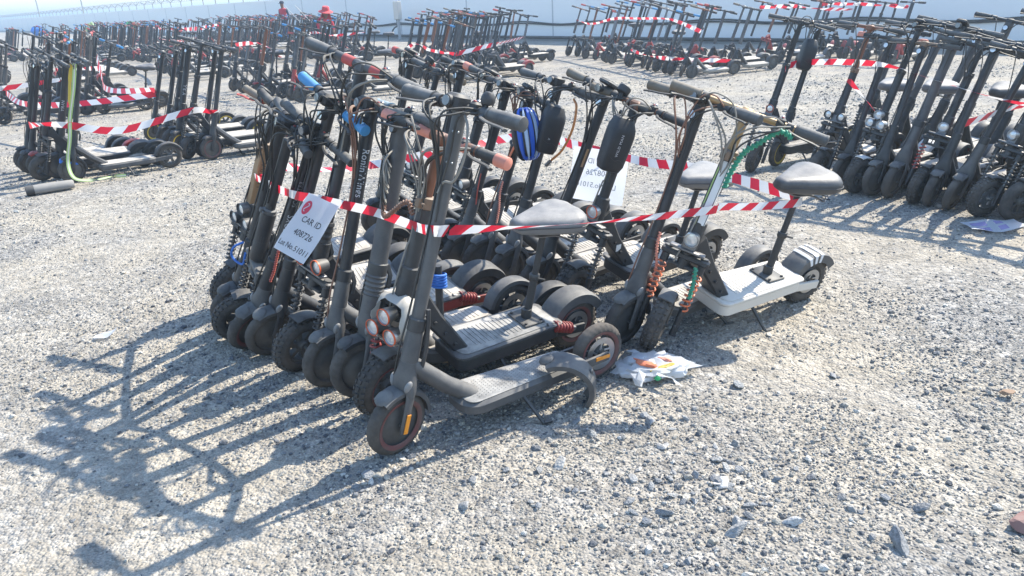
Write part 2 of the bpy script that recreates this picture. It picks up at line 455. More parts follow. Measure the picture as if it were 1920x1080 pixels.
def make_gravel():
    protos = bpy.data.collections.new('gravel_shapes')
    for i in range(7):
        v, f = stone_verts(100+i, 0 if i < 4 else 1)
        me = bpy.data.meshes.new('pebble'); me.from_pydata(v, [], f); me.materials.append(MATS['stone'])
        protos.objects.link(bpy.data.objects.new('pebble', me))
    rg = np.random.default_rng(5)
    N = 1300000
    ang = rg.uniform(-1.2, 1.2, N); dmin, dmax = .6, 17.0
    rho0 = 17000.; dn = 2.7
    # radial sampling: density rho0 up to dn, then falling with the square of the distance
    dd = np.linspace(dmin, dmax, 4000); rho = np.where(dd < dn, rho0, rho0*(dn/dd)**2); pdf = rho*dd
    cdf = np.cumsum(pdf); total = np.trapezoid(pdf, dd)*2.4 if hasattr(np, 'trapezoid') else np.trapz(pdf, dd)*2.4
    n = int(min(N, total)); d = np.interp(rg.uniform(0, 1, n), cdf/cdf[-1], dd); ang = ang[:n]
    x = d*np.sin(ang); y = d*np.cos(ang)
    size = np.exp(rg.normal(math.log(.0034), .58, n)); size = np.clip(size, .0016, .019)*np.clip(d/5, 1, 1.9)
    keep = np.ones(n, bool); pts = []; sc = []
    for i in range(n):
        q = mnoise.noise(Vector((x[i]*.9, y[i]*.9, 1.7))) + .45*mnoise.noise(Vector((x[i]*2.7, y[i]*2.7, 5.7)))
        p = .70 - .62*min(1., max(0., q + .12)*2.2)
        if size[i] > .011: p *= .55 + .6*max(0., -q)
        if rg.random() > p: continue
        pts.append((x[i], y[i], gz(x[i], y[i]) + size[i]*.18)); sc.append(size[i])
    me = bpy.data.meshes.new('gravel'); me.from_pydata(pts, [], [])
    at = me.attributes.new('size', 'FLOAT', 'POINT'); at.data.foreach_set('value', np.array(sc, dtype=np.float32))
    me.materials.append(MATS['stone'])
    o = link('gravel', me); tag(o, 'loose pale grey gravel covering the yard', 'gravel', None, 'stuff')
    ng = bpy.data.node_groups.new('gravel_scatter', 'GeometryNodeTree')
    ng.interface.new_socket('Geometry', in_out='INPUT', socket_type='NodeSocketGeometry')
    ng.interface.new_socket('Geometry', in_out='OUTPUT', socket_type='NodeSocketGeometry')
    N_ = ng.nodes; L_ = ng.links
    gi = N_.new('NodeGroupInput'); go = N_.new('NodeGroupOutput')
    mp = N_.new('GeometryNodeMeshToPoints'); ip = N_.new('GeometryNodeInstanceOnPoints')
    ci = N_.new('GeometryNodeCollectionInfo'); ci.inputs['Collection'].default_value = protos
    ci.inputs['Separate Children'].default_value = True; ci.inputs['Reset Children'].default_value = True
    na = N_.new('GeometryNodeInputNamedAttribute'); na.data_type = 'FLOAT'; na.inputs['Name'].default_value = 'size'
    rv = N_.new('FunctionNodeRandomValue'); rv.data_type = 'FLOAT_VECTOR'
    rv.inputs[0].default_value = (-.5, -.5, 0); rv.inputs[1].default_value = (.5, .5, 6.283)
    ri = N_.new('FunctionNodeRandomValue'); ri.data_type = 'INT'; ri.inputs[4].default_value = 0; ri.inputs[5].default_value = 6
    L_.new(gi.outputs[0], mp.inputs[0]); L_.new(mp.outputs[0], ip.inputs['Points'])
    L_.new(ci.outputs[0], ip.inputs['Instance']); ip.inputs['Pick Instance'].default_value = True
    L_.new(ri.outputs[2], ip.inputs['Instance Index']); L_.new(rv.outputs[0], ip.inputs['Rotation'])
    L_.new(na.outputs[0], ip.inputs['Scale']); L_.new(ip.outputs[0], go.inputs[0])
    md = o.modifiers.new('scatter', 'NODES'); md.node_group = ng
    print('gravel', len(pts))
make_ground()
make_gravel()

# ------------------------------------------------------------------ boundary wall
WB0 = Vector((10.232, 16.844, 0)); WD = Vector((-.6064, .7952, 0)); WN = Vector((-.7952, -.6064, 0))
def wall_pt(t, z=0, off=0): return WB0 + WD*t + WN*off + Vector((0, 0, z))
def make_wall():
    ang = math.atan2(WD.y, WD.x)
    root = empty('boundary_wall', wall_pt(-20), 'long white panelled boundary wall with barbed wire along its top', 'wall')
    root.rotation_euler = (0, 0, ang)
    PW = 5.03; H = 1.86
    pm = MB().box((PW/2, 0, H/2), (PW-.012, .09, H), .006).mesh('panel', ['wall_white'])
    kb = MB().box((PW/2, 0, .0), (PW-.012, .16, .24), .01).mesh('footing', ['wall_grey'])
    cp = MB().box((PW/2, 0, H+.03), (PW-.004, .13, .055), .006).mesh('coping', ['wall_white'])
    js = MB().box((0, -.052, H/2), (.05, .012, H), .003).box((0, .052, H/2), (.05, .012, H), .003).mesh('joint_strip', ['wall_joint'])
    off = (13.78+20) % PW
    for i in range(-1, 46):
        M = Matrix.Translation((off + i*PW, 0, 0))
        p = link('panel', pm, root, M); link('coping', cp, p); link('footing', kb, p); link('joint_strip', js, p)
    b = MB(); b.tube([(0, 0, 0), (0, 0, .32)], .022, 6)
    for s in (-1, 1): b.tube([(0, 0, .31), (0, s*.12, .44), (0, s*.30, .58)], .018, 6)
    # the arms open along the wall as well, as the photograph shows them as a Y
    yb = MB(); yb.tube([(0, 0, 0), (0, 0, .34)], .03, 6)
    for s in (-1, 1): yb.tube([(0, 0, .33), (s*.20, s*.10, .47), (s*.38, s*.19, .60)], .024, 6)
    ym = yb.mesh('barb_post', ['galv'])
    for i in range(62):
        t = 52 + i*2.51 + 0.4
        link('barb_post', ym, root, Matrix.Translation((t, 0, H+.055)))
    for s, dz, dx in ((-1, .60, .19), (1, .60, .19), (-1, .47, .10), (1, .47, .10)):
        wb = MB()
        wb.tube([(40+4*k, s*dx, H+.055+dz) for k in range(46)], .008, 4)
        link('barbed_wire', wb.mesh('barbed_wire', ['galv']), root)
    # razor coil
    hb = MB(); pts = []
    for k in range(2600):
        g = k*2*math.pi/9; t = 45 + k*.065
        pts.append((t, .20*math.cos(g), H+.055+.52+.20*math.sin(g)))
    hb.tube(pts, .006, 3); link('razor_coil', hb.mesh('razor_coil', ['galv']), root)
    # conduits sagging along the wall
    for z0, sag in ((.62, .10), (.56, .07)):
        P = []
        for k in range(0, 14):
            t = -14 + k*4.2
            P.append(wall_pt(t, z0, .10)); P.append(wall_pt(t+2.1, z0-sag, .10))
        cb = MB().tube(smooth_path(P, 4), .022, 6)
        o = link('wall_cable', cb.mesh('wall_cable', ['cable']))
        tag(o, 'black cable sagging along the wall, %s of the two' % ('upper' if z0 > .6 else 'lower'), 'cable', 'cables along the white wall')
    pb = MB().tube([wall_pt(t, .10, .22) for t in range(-16, 60, 4)], .05, 8)  # dark tube added to draw the shade strip at the wall foot
    tag(link('wall_foot_shade', pb.mesh('wall_foot_shade', ['cable'])), 'dark tube standing in for shade along the foot of the white wall', 'shade strip')
make_wall()

# ------------------------------------------------------------------ scooters
ORD = ['first', 'second', 'third', 'fourth', 'fifth', 'sixth', 'seventh', 'eighth', 'ninth', 'tenth', 'eleventh', 'twelfth', 'thirteenth', 'fourteenth', 'fifteenth', 'sixteenth', 'seventeenth', 'eighteenth']
CACHE = {}
def cached(key, fn):
    if key not in CACHE: CACHE[key] = fn()
    return CACHE[key]
RAKE = {'mi': R(15.5), 'off': R(15.5), 'max': R(15.5)}
WR = {'mi': .121, 'off': .127, 'max': .125}
WBASE = {'mi': .88, 'off': .90, 'max': .90}
TW = {'mi': .026, 'off': .037, 'max': .029}

def m_tyre(kind, lod, knob=False):
    Rw, tw = WR[kind], TW[kind]; n = (84, 40, 16)[2-lod]
    def f():
        b = MB(); k = (9, 7, 5)[2-lod]
        rc = Rw - tw*.95; prof = []
        for j in range(k):
            g = -1.95 + 3.9*j/(k-1)
            prof.append((rc + math.cos(g)*tw*.95, math.sin(g)*tw))
        prof.append((rc - tw*.55, tw*.6)); prof.append((rc - tw*.55, -tw*.6))
        if lod < 2:
            b.revolve(prof, n, closed=True)
        else:
            base = len(b.v); kk = len(prof); n2 = n
            for i in range(n2):
                g = 2*math.pi*i/n2
                for j, (r, h) in enumerate(prof):
                    dr = 0
                    if j in (1, 2, 6, 7): dr = -.0028 if (i % 3 == 0) else 0
                    if j in (3, 5): dr = -.0022 if ((i+1) % 3 == 0) else 0
                    if j == 4: dr = -.0014
                    b.v.append(((r+dr)*math.cos(g), h, (r+dr)*math.sin(g)))
            for i in range(n2):
                i2 = (i+1) % n2
                for j in range(kk):
                    j2 = (j+1) % kk
                    b.f.append((base+i*kk+j, base+i*kk+j2, base+i2*kk+j2, base+i2*kk+j)); b.m.append(0)
            if kind == 'off' or knob:
                for i in range(30):
                    for s_, o_ in ((-.55, 0), (.55, .5), (0, .25)):
                        g = 2*math.pi*(i+o_)/30
                        rr = rc + tw*.95*math.cos(s_*1.2) + .0005
                        c = (rr*math.cos(g), tw*math.sin(s_*1.2), rr*math.sin(g))
                        M = Matrix.Rotation(-g, 3, 'Y') @ Matrix.Rotation(s_*1.1, 3, 'Z')
                        b.box(c, (.007, tw*.42, .015), .001, 0, M)
        return b.mesh('tyre', ['rubber'], 30 if lod == 2 else 50)
    return cached(('tyre', kind, lod, knob), f)

def m_rim(kind, lod, ring=None, motor=False, rim='rim_grey', disc=False):
    Rw, tw = WR[kind], TW[kind]; rr = Rw - tw*1.30; rb = Rw - tw*1.29
    def f():
        b = MB(); n = (40, 20, 10)[2-lod]
        hw = tw*.80
        if motor or lod == 0:
            b.revolve([(0, -hw*.9), (.02, -hw*1.05), (rr*.62, -hw*.95), (rr*.8, -hw*.55), (rr*1.03, -hw*.62), (rr*1.05, -hw*.3), (rr*1.05, hw*.3), (rr*1.03, hw*.62), (rr*.8, hw*.55), (rr*.62, hw*.95), (.02, hw*1.05), (0, hw*.9)], n)
        else:
            # hub and outer band joined by spokes
            b.revolve([(0, -hw*1.1), (.018, -hw*1.1), (.026, -hw*.6), (.026, hw*.6), (.018, hw*1.1), (0, hw*1.1)], n)
            b.revolve([(rr*.86, -hw*.7), (rr*1.04, -hw*.75), (rr*1.04, hw*.75), (rr*.86, hw*.7)], n, closed=True)
            for i in range(6):
                g = 2*math.pi*i/6
                b.beam([(.022*math.cos(g), 0, .022*math.sin(g)), (rr*.9*math.cos(g+.12), 0, rr*.9*math.sin(g+.12))], .022, hw*.9, 0, (0, 1, 0))
        b.tube([(0, -hw*1.7, 0), (0, hw*1.7, 0)], .008, 6)
        mats = [rim]
        if ring:
            mats.append(ring)
            for s_ in (-1, 1):
                b.revolve([(rb-.010, s_*tw*.78), (rb-.002, s_*tw*1.0), (rb+.006, s_*tw*1.03), (rb+.004, s_*tw*.70)], n, closed=True, mi=1)
        if disc:
            mats.append('steel'); k = len(mats)-1
            b.revolve([(rr*.50, hw*1.15), (rr*.80, hw*1.15), (rr*.80, hw*1.26), (rr*.50, hw*1.26)], n, closed=True, mi=k)
            for i in range(5):
                g = 2*math.pi*i/5; b.beam([(.02*math.cos(g), hw*1.2, .02*math.sin(g)), (rr*.55*math.cos(g+.4), hw*1.2, rr*.55*math.sin(g+.4))], .008, .003, k, (0, 1, 0))
        return b.mesh('wheel', mats)
    return cached(('rim', kind, lod, ring, motor, rim, disc), f)

def fender_prof(wd, th=.003, drop=.018):
    h = wd/2
    return [(-h, -drop), (-h, -.006), (-h*.7, 0), (h*.7, 0), (h, -.006), (h, -drop), (h-th, -drop), (h*.7-th, -th-.004), (-h*.7+th, -th-.004), (-h+th, -drop)]

def m_fork(kind, lod, col, spring):
    Rw, tw = WR[kind], TW[kind]; n = (12, 8, 6)[2-lod]
    def f():
        b = MB(); mats = [col]
        if kind in ('mi', 'max'):
            k = 1.0 if kind == 'mi' else 1.18
            for s_ in (-1, 1):
                b.tube([(0, s_*.043*k, -.024), (0, s_*.043*k, 0), (.002, s_*.043*k, .05), (0, s_*.041*k, .10), (-.004, s_*.030*k, .150)], [.012, .019, .016, .018, .022], n, 0, (1, 0, 0), (1.0, .5))
            rings = []
            for s_, a, c in ((.112*k, .020, .055), (.135*k, .030, .054), (.165*k, .034*k, .046), (.195*k, .033*k, .036), (.23*k, .031*k, .032)):
                rings.append([Vector((a*math.cos(2*math.pi*j/(2*n)), c*math.sin(2*math.pi*j/(2*n)), s_)) for j in range(2*n)])
            b.loft(rings)
        else:
            mats += [spring, 'steel_dark']
            for s_ in (-1, 1):
                y = s_*.078
                b.tube([(0, y, -.03), (0, y, .10)], .014, n)
                b.box((0, y*.96, -.002), (.045, .012, .05), .004)
                b.tube([(0, y, .08), (0, y, .30)], .008, 6, 2)
                if lod >= 1: b.helix((0, y, .095), (0, y, .262), .0185, .0042 if lod == 2 else .005, 7, 5 if lod == 2 else 4, 10 if lod == 2 else 7, 1)
                else: b.tube([(0, y, .095), (0, y, .262)], .02, 6, 1)
                b.tube([(0, y, .262), (0, y, .335)], .017, n)
            b.box((-.005, 0, .315), (.055, .205, .026), .006)
            b.box((-.005, 0, .272), (.045, .120, .016), .004)
            b.tube([(-.005, 0, .262), (-.005, 0, .345)], .026, n)
        return b.mesh('fork', mats)
    return cached(('fork', kind, lod, col, spring), f)

def m_ffender(kind, lod, col):
    def f():
        b = MB(); Rw, tw = WR[kind], TW[kind]; n = (20, 10, 5)[2-lod]
        if kind == 'off': b.arc((0, 0, 0), Rw+.020, 62, 138, fender_prof(tw*2-.004, .003, .012), n)
        else:
            b.arc((0, 0, 0), Rw+.014, 44, 168, fender_prof(tw*2+.016, .003, .02), n)
            b.ell((Rw*.62+.006, 0, Rw*.88), (.034, tw+.006, .011), 10, 6, 0, Matrix.Rotation(R(42), 3, 'Y'))
        return b.mesh('front_fender', [col])
    return cached(('ff', kind, lod, col), f)

def m_head(kind, lod, col):
    n = (18, 10, 6)[2-lod]
    def f():
        b = MB()
        if kind == 'mi': b.revolve([(.030, .198), (.031, .215), (.030, .30), (.027, .335), (.0265, .35)], n, ax=(0, 0, 1), ref=(1, 0, 0))
        elif kind == 'max': b.revolve([(.038, .235), (.038, .26), (.036, .33), (.034, .40)], n, ax=(0, 0, 1), ref=(1, 0, 0))
        else: b.revolve([(.030, .335), (.034, .345), (.034, .43), (.030, .445)], n, ax=(0, 0, 1), ref=(1, 0, 0))
        return b.mesh('head_tube', [col])
    return cached(('head', kind, lod, col), f)

def steer_pt(kind, s, f=0.0, l=0.0):
    r = RAKE[kind]
    return Vector((-s*math.sin(r) + f*math.cos(r), l, WR[kind] + s*math.cos(r) + f*math.sin(r)))

def m_neck(kind, lod, col):
    n = (14, 8, 6)[2-lod]
    def f():
        b = MB()
        if kind == 'mi':
            a = steer_pt('mi', .225); b.tube([a, a*.8+Vector((-.225, 0, .155))*.2, (-.20, 0, .200), (-.30, 0, .128)], [.029, .033, .033, .033], n, 0, (0, 1, 0), (1.05, .95))
        elif kind == 'max':
            a = steer_pt('max', .30); b.tube([a, (-.20, 0, .25), (-.31, 0, .13)], [.034, .036, .038], n, 0, (0, 1, 0), (1.1, .9))
        else:
            a = steer_pt('off', .385, -.02); b.beam([a, (-.20, 0, .36), (-.325, 0, .185)], [.055, .085, .12], [.085, .07, .05], 0, (0, 0, 1))
            if lod == 2:
                for s_ in (-1, 1):
                    for q in range(3): b.tube([(-.20-.04*q, s_*.038, .35-.055*q), (-.20-.04*q, s_*(.052+.006*q), .35-.055*q)], .007, 6)
        return b.mesh('neck', [col])
    return cached(('neck', kind, lod, col), f)

def rounded(x0, x1, w0, w1, r=.04, k=4):
    """outline of a deck: nose (x1) width w1, tail (x0) width w0"""
    P = []
    for cx, cy, a0 in ((x1-r, w1/2-r, 0), (x0+r*.6, w0/2-r*.6, 90), (x0+r*.6, -w0/2+r*.6, 180), (x1-r, -w1/2+r, 270)):
        rr = r if cx > (x0+x1)/2 else r*.6
        for i in range(k+1):
            g = R(a0 + 90*i/k); P.append((cx + rr*math.cos(g), cy + rr*math.sin(g)))
    return P

def m_deck(kind, lod, col, skirt):
    def f():
        b = MB(); k = (5, 3, 1)[2-lod]
        if kind == 'mi':
            b.prism(rounded(-.75, -.225, .145, .185, .07, k), .088, .142, .012)
            if lod: 
                for s_ in (-1, 1): b.beam([(-.70, s_*.060, .112), (-.78, s_*.056, .118), (-.895, s_*.052, .121)], .012, .036)
        elif kind == 'max':
            b.prism(rounded(-.80, -.25, .15, .185, .07, k), .085, .150, .012)
            if lod:
                for s_ in (-1, 1): b.beam([(-.76, s_*.064, .11), (-.95, s_*.058, .12)], .014, .045)
        else:
            b.prism(rounded(-.765, -.27, .185, .22, .04, k), .128, .196, .012, 1)
            b.prism(rounded(-.78, -.262, .20, .236, .04, k), .192, .206, .004, 0)
            if lod:
                for s_ in (-1, 1): b.beam([(-.70, s_*.07, .155), (-.80, s_*.07, .14), (-.915, s_*.068, .127)], .014, .04, 1)
        return b.mesh('deck', [col, skirt])
    return cached(('deck', kind, lod, col, skirt), f)

def m_mat(kind, lod, col, dots):
    def f():
        b = MB(); k = (5, 3, 1)[2-lod]
        if kind == 'mi': X0, X1, W0, W1, z = -.728, -.245, .122, .162, .1425
        elif kind == 'max': X0, X1, W0, W1, z = -.775, -.275, .13, .165, .1505
        else: X0, X1, W0, W1, z = -.755, -.285, .17, .205, .2065
        b.prism(rounded(X0, X1, W0, W1, .04, k), z, z+.003, .001)
        if dots:
            nx = int((X1-X0-.05)/.014)
            for i in range(nx):
                for j in range(-4, 5):
                    xx = X0+.025+.014*i; yy = j*.0125 + (.00625 if i % 2 else 0)
                    c = len(b.v); q = .0044; zz = z+.0031
                    b.v += [(xx-q, yy, zz-.001), (xx, yy-q*.8, zz-.001), (xx+q, yy, zz-.001), (xx, yy+q*.8, zz-.001), (xx, yy, zz+.0026)]
                    for t in ((0, 1, 4), (1, 2, 4), (2, 3, 4), (3, 0, 4)): b.f.append(tuple(c+u for u in t)); b.m.append(0)
        elif lod == 2:
            for i in range(18):
                xx = X0+.05+(X1-X0-.12)*i/18
                b.box((xx, 0, z+.0035), (.006, W0*.78, .003), .001)
        return b.mesh('deck_mat', [col])
    return cached(('mat', kind, lod, col, dots), f)

def m_rfender(kind, lod, col, stripes=False):
    def f():
        b = MB(); Rw, tw = WR[kind], TW[kind]; n = (20, 10, 5)[2-lod]
        c = (-WBASE[kind], 0, Rw)
        if kind == 'off':
            b.arc(c, Rw+.026, 5, 150, fender_prof(tw*2+.03, .003, .045), n)
        else:
            b.arc(c, Rw+.020, 12, 158, fender_prof(tw*2+.018, .003, .024), n)
        mats = [col]
        if stripes:
            mats.append('stripe_white')
            for q in range(3):
                a0 = 96 - 14*q
                b.arc(c, Rw+.0285, a0-3.2, a0+3.2, [(-tw-.008, -.03), (-tw-.0172, -.03), (-tw-.0172, -.004), (-tw*.75, .0012), (tw*.75, .0012), (tw+.0172, -.004), (tw+.0172, -.046), (tw+.008, -.046)], 3, 1)
        return b.mesh('rear_fender', mats)
    return cached(('rf', kind, lod, col, stripes), f)

def m_stand(kind, lean):
    lean = max(0, round(lean/3)*3)
    def f():
        b = MB(); z0 = .10 if kind == 'mi' else .135
        d = .17; zf = d*math.tan(R(lean)) + .002
        b.tube([(-.47, .06, z0), (-.475, .085, z0-.01), (-.50, d, zf)], [.009, .008, .007], 6)
        b.tube([(-.50, d, zf+.004), (-.53, d+.004, zf+.003)], .008, 6)
        return b.mesh('kickstand', ['black_worn'])
    return cached(('stand', kind, lean), f)

def m_stem(kind, lod, S, spec):
    """spec: list of (s0, s1, radius, material, shape)"""
    def f():
        b = MB(); mats = []; n = (20, 10, 6)[2-lod]
        for s0, s1, r, m_, shp in spec:
            if m_ not in mats: mats.append(m_)
            mi = mats.index(m_)
            if shp == 'rect': b.beam([(0, 0, s0), (0, 0, s1)], r*1.55, r*2.1, mi, (1, 0, 0))
            elif shp == 'collar':
                b.revolve([(r*.8, s0), (r, s0+.004), (r, s1-.004), (r*.8, s1)], n, ax=(0, 0, 1), ref=(1, 0, 0), mi=mi)
                if lod: b.box((r*1.05, 0, (s0+s1)/2), (.022, .02, (s1-s0)*.8), .003, mi); b.tube([(r*1.1, -.02, (s0+s1)/2), (r*1.1, .028, (s0+s1)/2)], .004, 6, mi)
            elif shp == 'boot':
                q = 5; pr = []
                for i in range(q*2+1): pr.append((r if i % 2 else r*.86, s0 + (s1-s0)*i/(q*2)))
                b.revolve(pr, n, ax=(0, 0, 1), ref=(1, 0, 0), mi=mi)
            else: b.tube([(0, 0, s0), (0, 0, s1)], r, n, mi, (1, 0, 0))
        return b.mesh('stem', mats)
    return cached(('stem', kind, lod, round(S, 2), tuple(spec)), f)

def m_bar(lod, S, W, col, style, bands):
    def f():
        b = MB(); n = (14, 8, 6)[2-lod]; h = W/2
        sw = {'straight': (0, 0), 'swept': (-.02, .0), 'riser': (-.02, .035)}[style]
        P = [(sw[0], -h, S+sw[1]), (sw[0]*.5, -h*.55, S+sw[1]*.9), (0, -h*.25, S), (0, 0, S), (0, h*.25, S), (sw[0]*.5, h*.55, S+sw[1]*.9), (sw[0], h, S+sw[1])]
        P = smooth_path(P, 3) if lod == 2 else P
        b.tube(P, .0125 if not bands else .018, n, 0, (0, 0, 1))
        b.box((0, 0, S-.004), (.046, .052, .042), .008)
        mats = [col]
        if bands:
            mats.append(bands)
            for y in (-.07, .085): b.tube([(0, y-.03, S), (0, y+.03, S)], .0198, n, 1)
        return b.mesh('handlebar', mats)
    return cached(('bar', lod, round(S, 2), W, col, style, bands), f)
def bar_end(S, W, style, side, d=0.0):
    sw = {'straight': (0, 0), 'swept': (-.02, .0), 'riser': (-.02, .035)}[style]
    h = W/2; u = 1 - d/h
    return Vector((sw[0]*max(0, min(1, .5+(u-.55)/.9)), side*(h-d), S + sw[1]*max(0, min(1, .9+(u-.55)*.22)) ))

def m_grip(lod, col, ln=.125, endcol=None, r=.0175):
    def f():
        b = MB(); n = (18, 9, 6)[2-lod]
        pr = [(r*.7, 0), (r*1.15, .002), (r*1.15, .008)]
        k = 14 if lod == 2 else 3
        for i in range(k):
            y = .010 + (ln-.018)*i/(k-1); pr.append((r*(1.0 + (.05 if i % 2 else 0) + .05*math.sin(3.1*i/(k-1))), y))
        pr += [(r*1.12, ln-.006), (r*1.05, ln), (r*.4, ln+.003), (0, ln+.003)]
        b.revolve(pr, n, ax=(0, 1, 0))
        mats = [col]
        if endcol:
            mats.append(endcol); b.revolve([(r*1.2, ln-.045), (r*1.25, ln-.04), (r*1.25, ln+.004), (r*.9, ln+.008), (0, ln+.008)], n, ax=(0, 1, 0), mi=1)
        return b.mesh('grip', mats)
    return cached(('grip', lod, col, ln, endcol, r), f)

def m_lever(lod, side, S, W, col, style):
    def f():
        b = MB(); y = side
        e = bar_end(S, W, style, side, .145)
        b.tube([e + Vector((0, -.012*y, 0)), e + Vector((0, .016*y, 0))], .0185, 10 if lod == 2 else 7)
        p = [e + Vector((.012, 0, -.006)), e + Vector((.034, .012*y, -.012)), e + Vector((.045, .05*y, -.018)), e + Vector((.040, .10*y, -.022)), e + Vector((.052, .128*y, -.026))]
        b.tube(smooth_path(p, 3) if lod == 2 else p, [.008]*1 + [.0058]*(len(smooth_path(p, 3)) - 2 if lod == 2 else 3) + [.0075], 6, 0, (0, 0, 1), (.75, 1.25))
        return b.mesh('brake_lever', [col])
    return cached(('lever', lod, side, round(S, 2), W, col, style), f)

def m_display(S, st):
    def f():
        b = MB()
        if st == 'box':
            M = Matrix.Rotation(R(-12), 3, 'Y'); b.box((.012, 0, S+.032), (.085, .066, .022), .006, 0, M); b.box((.013, 0, S+.0445), (.066, .050, .002), .0008, 1, M)
            b.tube([(.052, 0, S+.006), (.075, 0, S+.004)], .019, 14, 0); b.tube([(.0751, 0, S+.004), (.079, 0, S+.0035)], .016, 14, 2)
        elif st == 'round':
            b.revolve([(0, S+.012), (.03, S+.012), (.034, S+.02), (.034, S+.038), (.028, S+.046), (0, S+.046)], 20, ax=(.15, 0, 1), ref=(1, 0, 0))
        elif st == 'side':
            b.revolve([(0, -.01), (.028, -.01), (.030, -.004), (.030, .018), (.024, .024), (0, .024)], 18, o=(.01, -.085, S+.034), ax=(-.5, 0, .9), ref=(0, 1, 0)); b.box((.0, -.085, S+.008), (.03, .02, .04), .004)
        else:
            b.box((.02, 0, S+.012), (.07, .06, .05), .01); b.tube([(.053, 0, S+.012), (.068, 0, S+.012)], .018, 16, 0); b.tube([(.0681, 0, S+.012), (.072, 0, S+.012)], .015, 16, 2)
        return b.mesh('display', ['dark_plastic', 'display_grey', 'lens_grey'])
    return cached(('disp', round(S, 2), st), f)

def m_lamp(ring, shell='lamp_shell'):
    def f():
        b = MB()
        b.revolve([(.010, -.052), (.024, -.046), (.029, -.02), (.0305, .004), (.0285, .006), (.026, .001), (.010, -.004), (0, -.004)], 20, ax=(1, 0, 0))
        mats = [shell, 'lamp_glass', ring or shell]
        b.revolve([(0, .005), (.012, .004), (.0255, -.001)], 20, ax=(1, 0, 0), mi=1, cap=False)
        b.revolve([(.0285, .004), (.0312, .003), (.0318, .009), (.0295, .010)], 20, ax=(1, 0, 0), mi=2, closed=True)
        b.box((-.025, 0, -.034), (.014, .016, .03), .003)
        return b.mesh('headlight', mats)
    return cached(('lamp', ring, shell), f)

def m_cables(kind, lod, S, W, n, col, seed):
    def f():
        b = MB(); rg = random.Random(seed); 
        bot = .30 if kind != 'off' else .42
        for i in range(n):
            sd = 1 if i % 2 else -1
            e = Vector((.02, sd*(W/2-.16), S-.005))
            out = rg.uniform(.02, .06); dr = rg.uniform(.03, .10)
            p = [e, e + Vector((.03+out*.5, -sd*.03, -.02)), Vector((out+.02, sd*rg.uniform(.0, .05), S-dr-.05)), Vector((.028, sd*.012, S-dr-.16)), Vector((.022, sd*.012, S-.36))]
            if i == 0: p += [Vector((.030, sd*.014, bot+.12)), Vector((.036, sd*.02, bot-.02)), Vector((.02, sd*.035, bot-.14))]
            b.tube(smooth_path(p, 5 if lod == 2 else 2), .0038, 5 if lod == 2 else 4, i % 2 if isinstance(col, tuple) else 0)
        if lod == 2:
            for i in range(3):
                sd = (-1, 1, 1)[i]; y0 = sd*(W/2-rg.uniform(.13, .19)); hgt = rg.uniform(-.03, .05)
                b.tube(smooth_path([(.015, y0, S+.006), (.05+rg.uniform(0, .04), y0*.7, S+hgt), (.085+rg.uniform(-.02, .03), y0*.25, S+hgt-.03), (.055, -y0*.1, S-.10-rg.uniform(0, .05)), (.026, 0, S-.19-rg.uniform(0, .08))], 6), .0034, 5, 0)
        return b.mesh('brake_cable', list(col) if isinstance(col, tuple) else [col])
    return cached(('cab', kind, lod, round(S, 2), W, n, col, seed), f)

def m_saddle(col, big=1.0, lod=2):
    def f():
        b = MB(); rings = []; n = 20 if lod == 2 else 12
        X = [(.150, .010, .018, -.002), (.146, .028, .026, -.016), (.125, .040, .032, -.030), (.08, .056, .037, -.040), (.03, .080, .038, -.044), (-.03, .108, .040, -.046), (-.08, .125, .044, -.048), (-.115, .122, .044, -.046), (-.140, .095, .036, -.034), (-.150, .05, .020, -.016)]
        for x, hw, zt, zb in X:
            rr = []
            for j in range(n):
                g = 2*math.pi*j/n; c, s = math.cos(g), math.sin(g)
                yy = hw*(abs(c)**.8)*(1 if c >= 0 else -1); zz = (zt*(abs(s)**.75)) if s >= 0 else zb*(abs(s)**.5)
                if s >= 0: zz -= .004*math.exp(-(yy/.02)**2)*(1 if x < .1 else 0)
                rr.append(Vector((x*big, yy*big, zz*big)))
            rings.append(rr)
        b.loft(rings)
        return b.mesh('saddle', [col], 60)
    return cached(('saddle', col, big, lod), f)

def m_post(z0, z1, col, lod, x0=-.66, lean=-.06):
    def f():
        b = MB(); n = 12 if lod == 2 else 8
        b.tube([(x0, 0, z0), (x0+lean*.5, 0, (z0+z1)/2)], .0165, n); b.tube([(x0+lean*.5, 0, (z0+z1)/2), (x0+lean, 0, z1)], .0135, n)
        b.revolve([(.019, -.014), (.022, -.01), (.022, .01), (.019, .014)], n, o=(x0+lean*.5, 0, (z0+z1)/2), ax=(0, 0, 1), ref=(1, 0, 0))
        b.tube([(x0+lean*.5, .015, (z0+z1)/2), (x0+lean*.5-.02, .045, (z0+z1)/2)], .005, 6)
        b.box((x0+lean, 0, z1), (.07, .035, .024), .004)
        b.box((x0, 0, z0+.006), (.10, .13, .010), .003)
        for sx in (-1, 1):
            for sy in (-1, 1): b.tube([(x0+sx*.038, sy*.052, z0+.01), (x0+sx*.038, sy*.052, z0+.018)], .006, 6)
        b.tube([(x0, 0, z0), (x0, 0, z0+.05)], .022, n)
        return b.mesh('seat_post', [col])
    return cached(('post', z0, z1, col, lod, x0, lean), f)

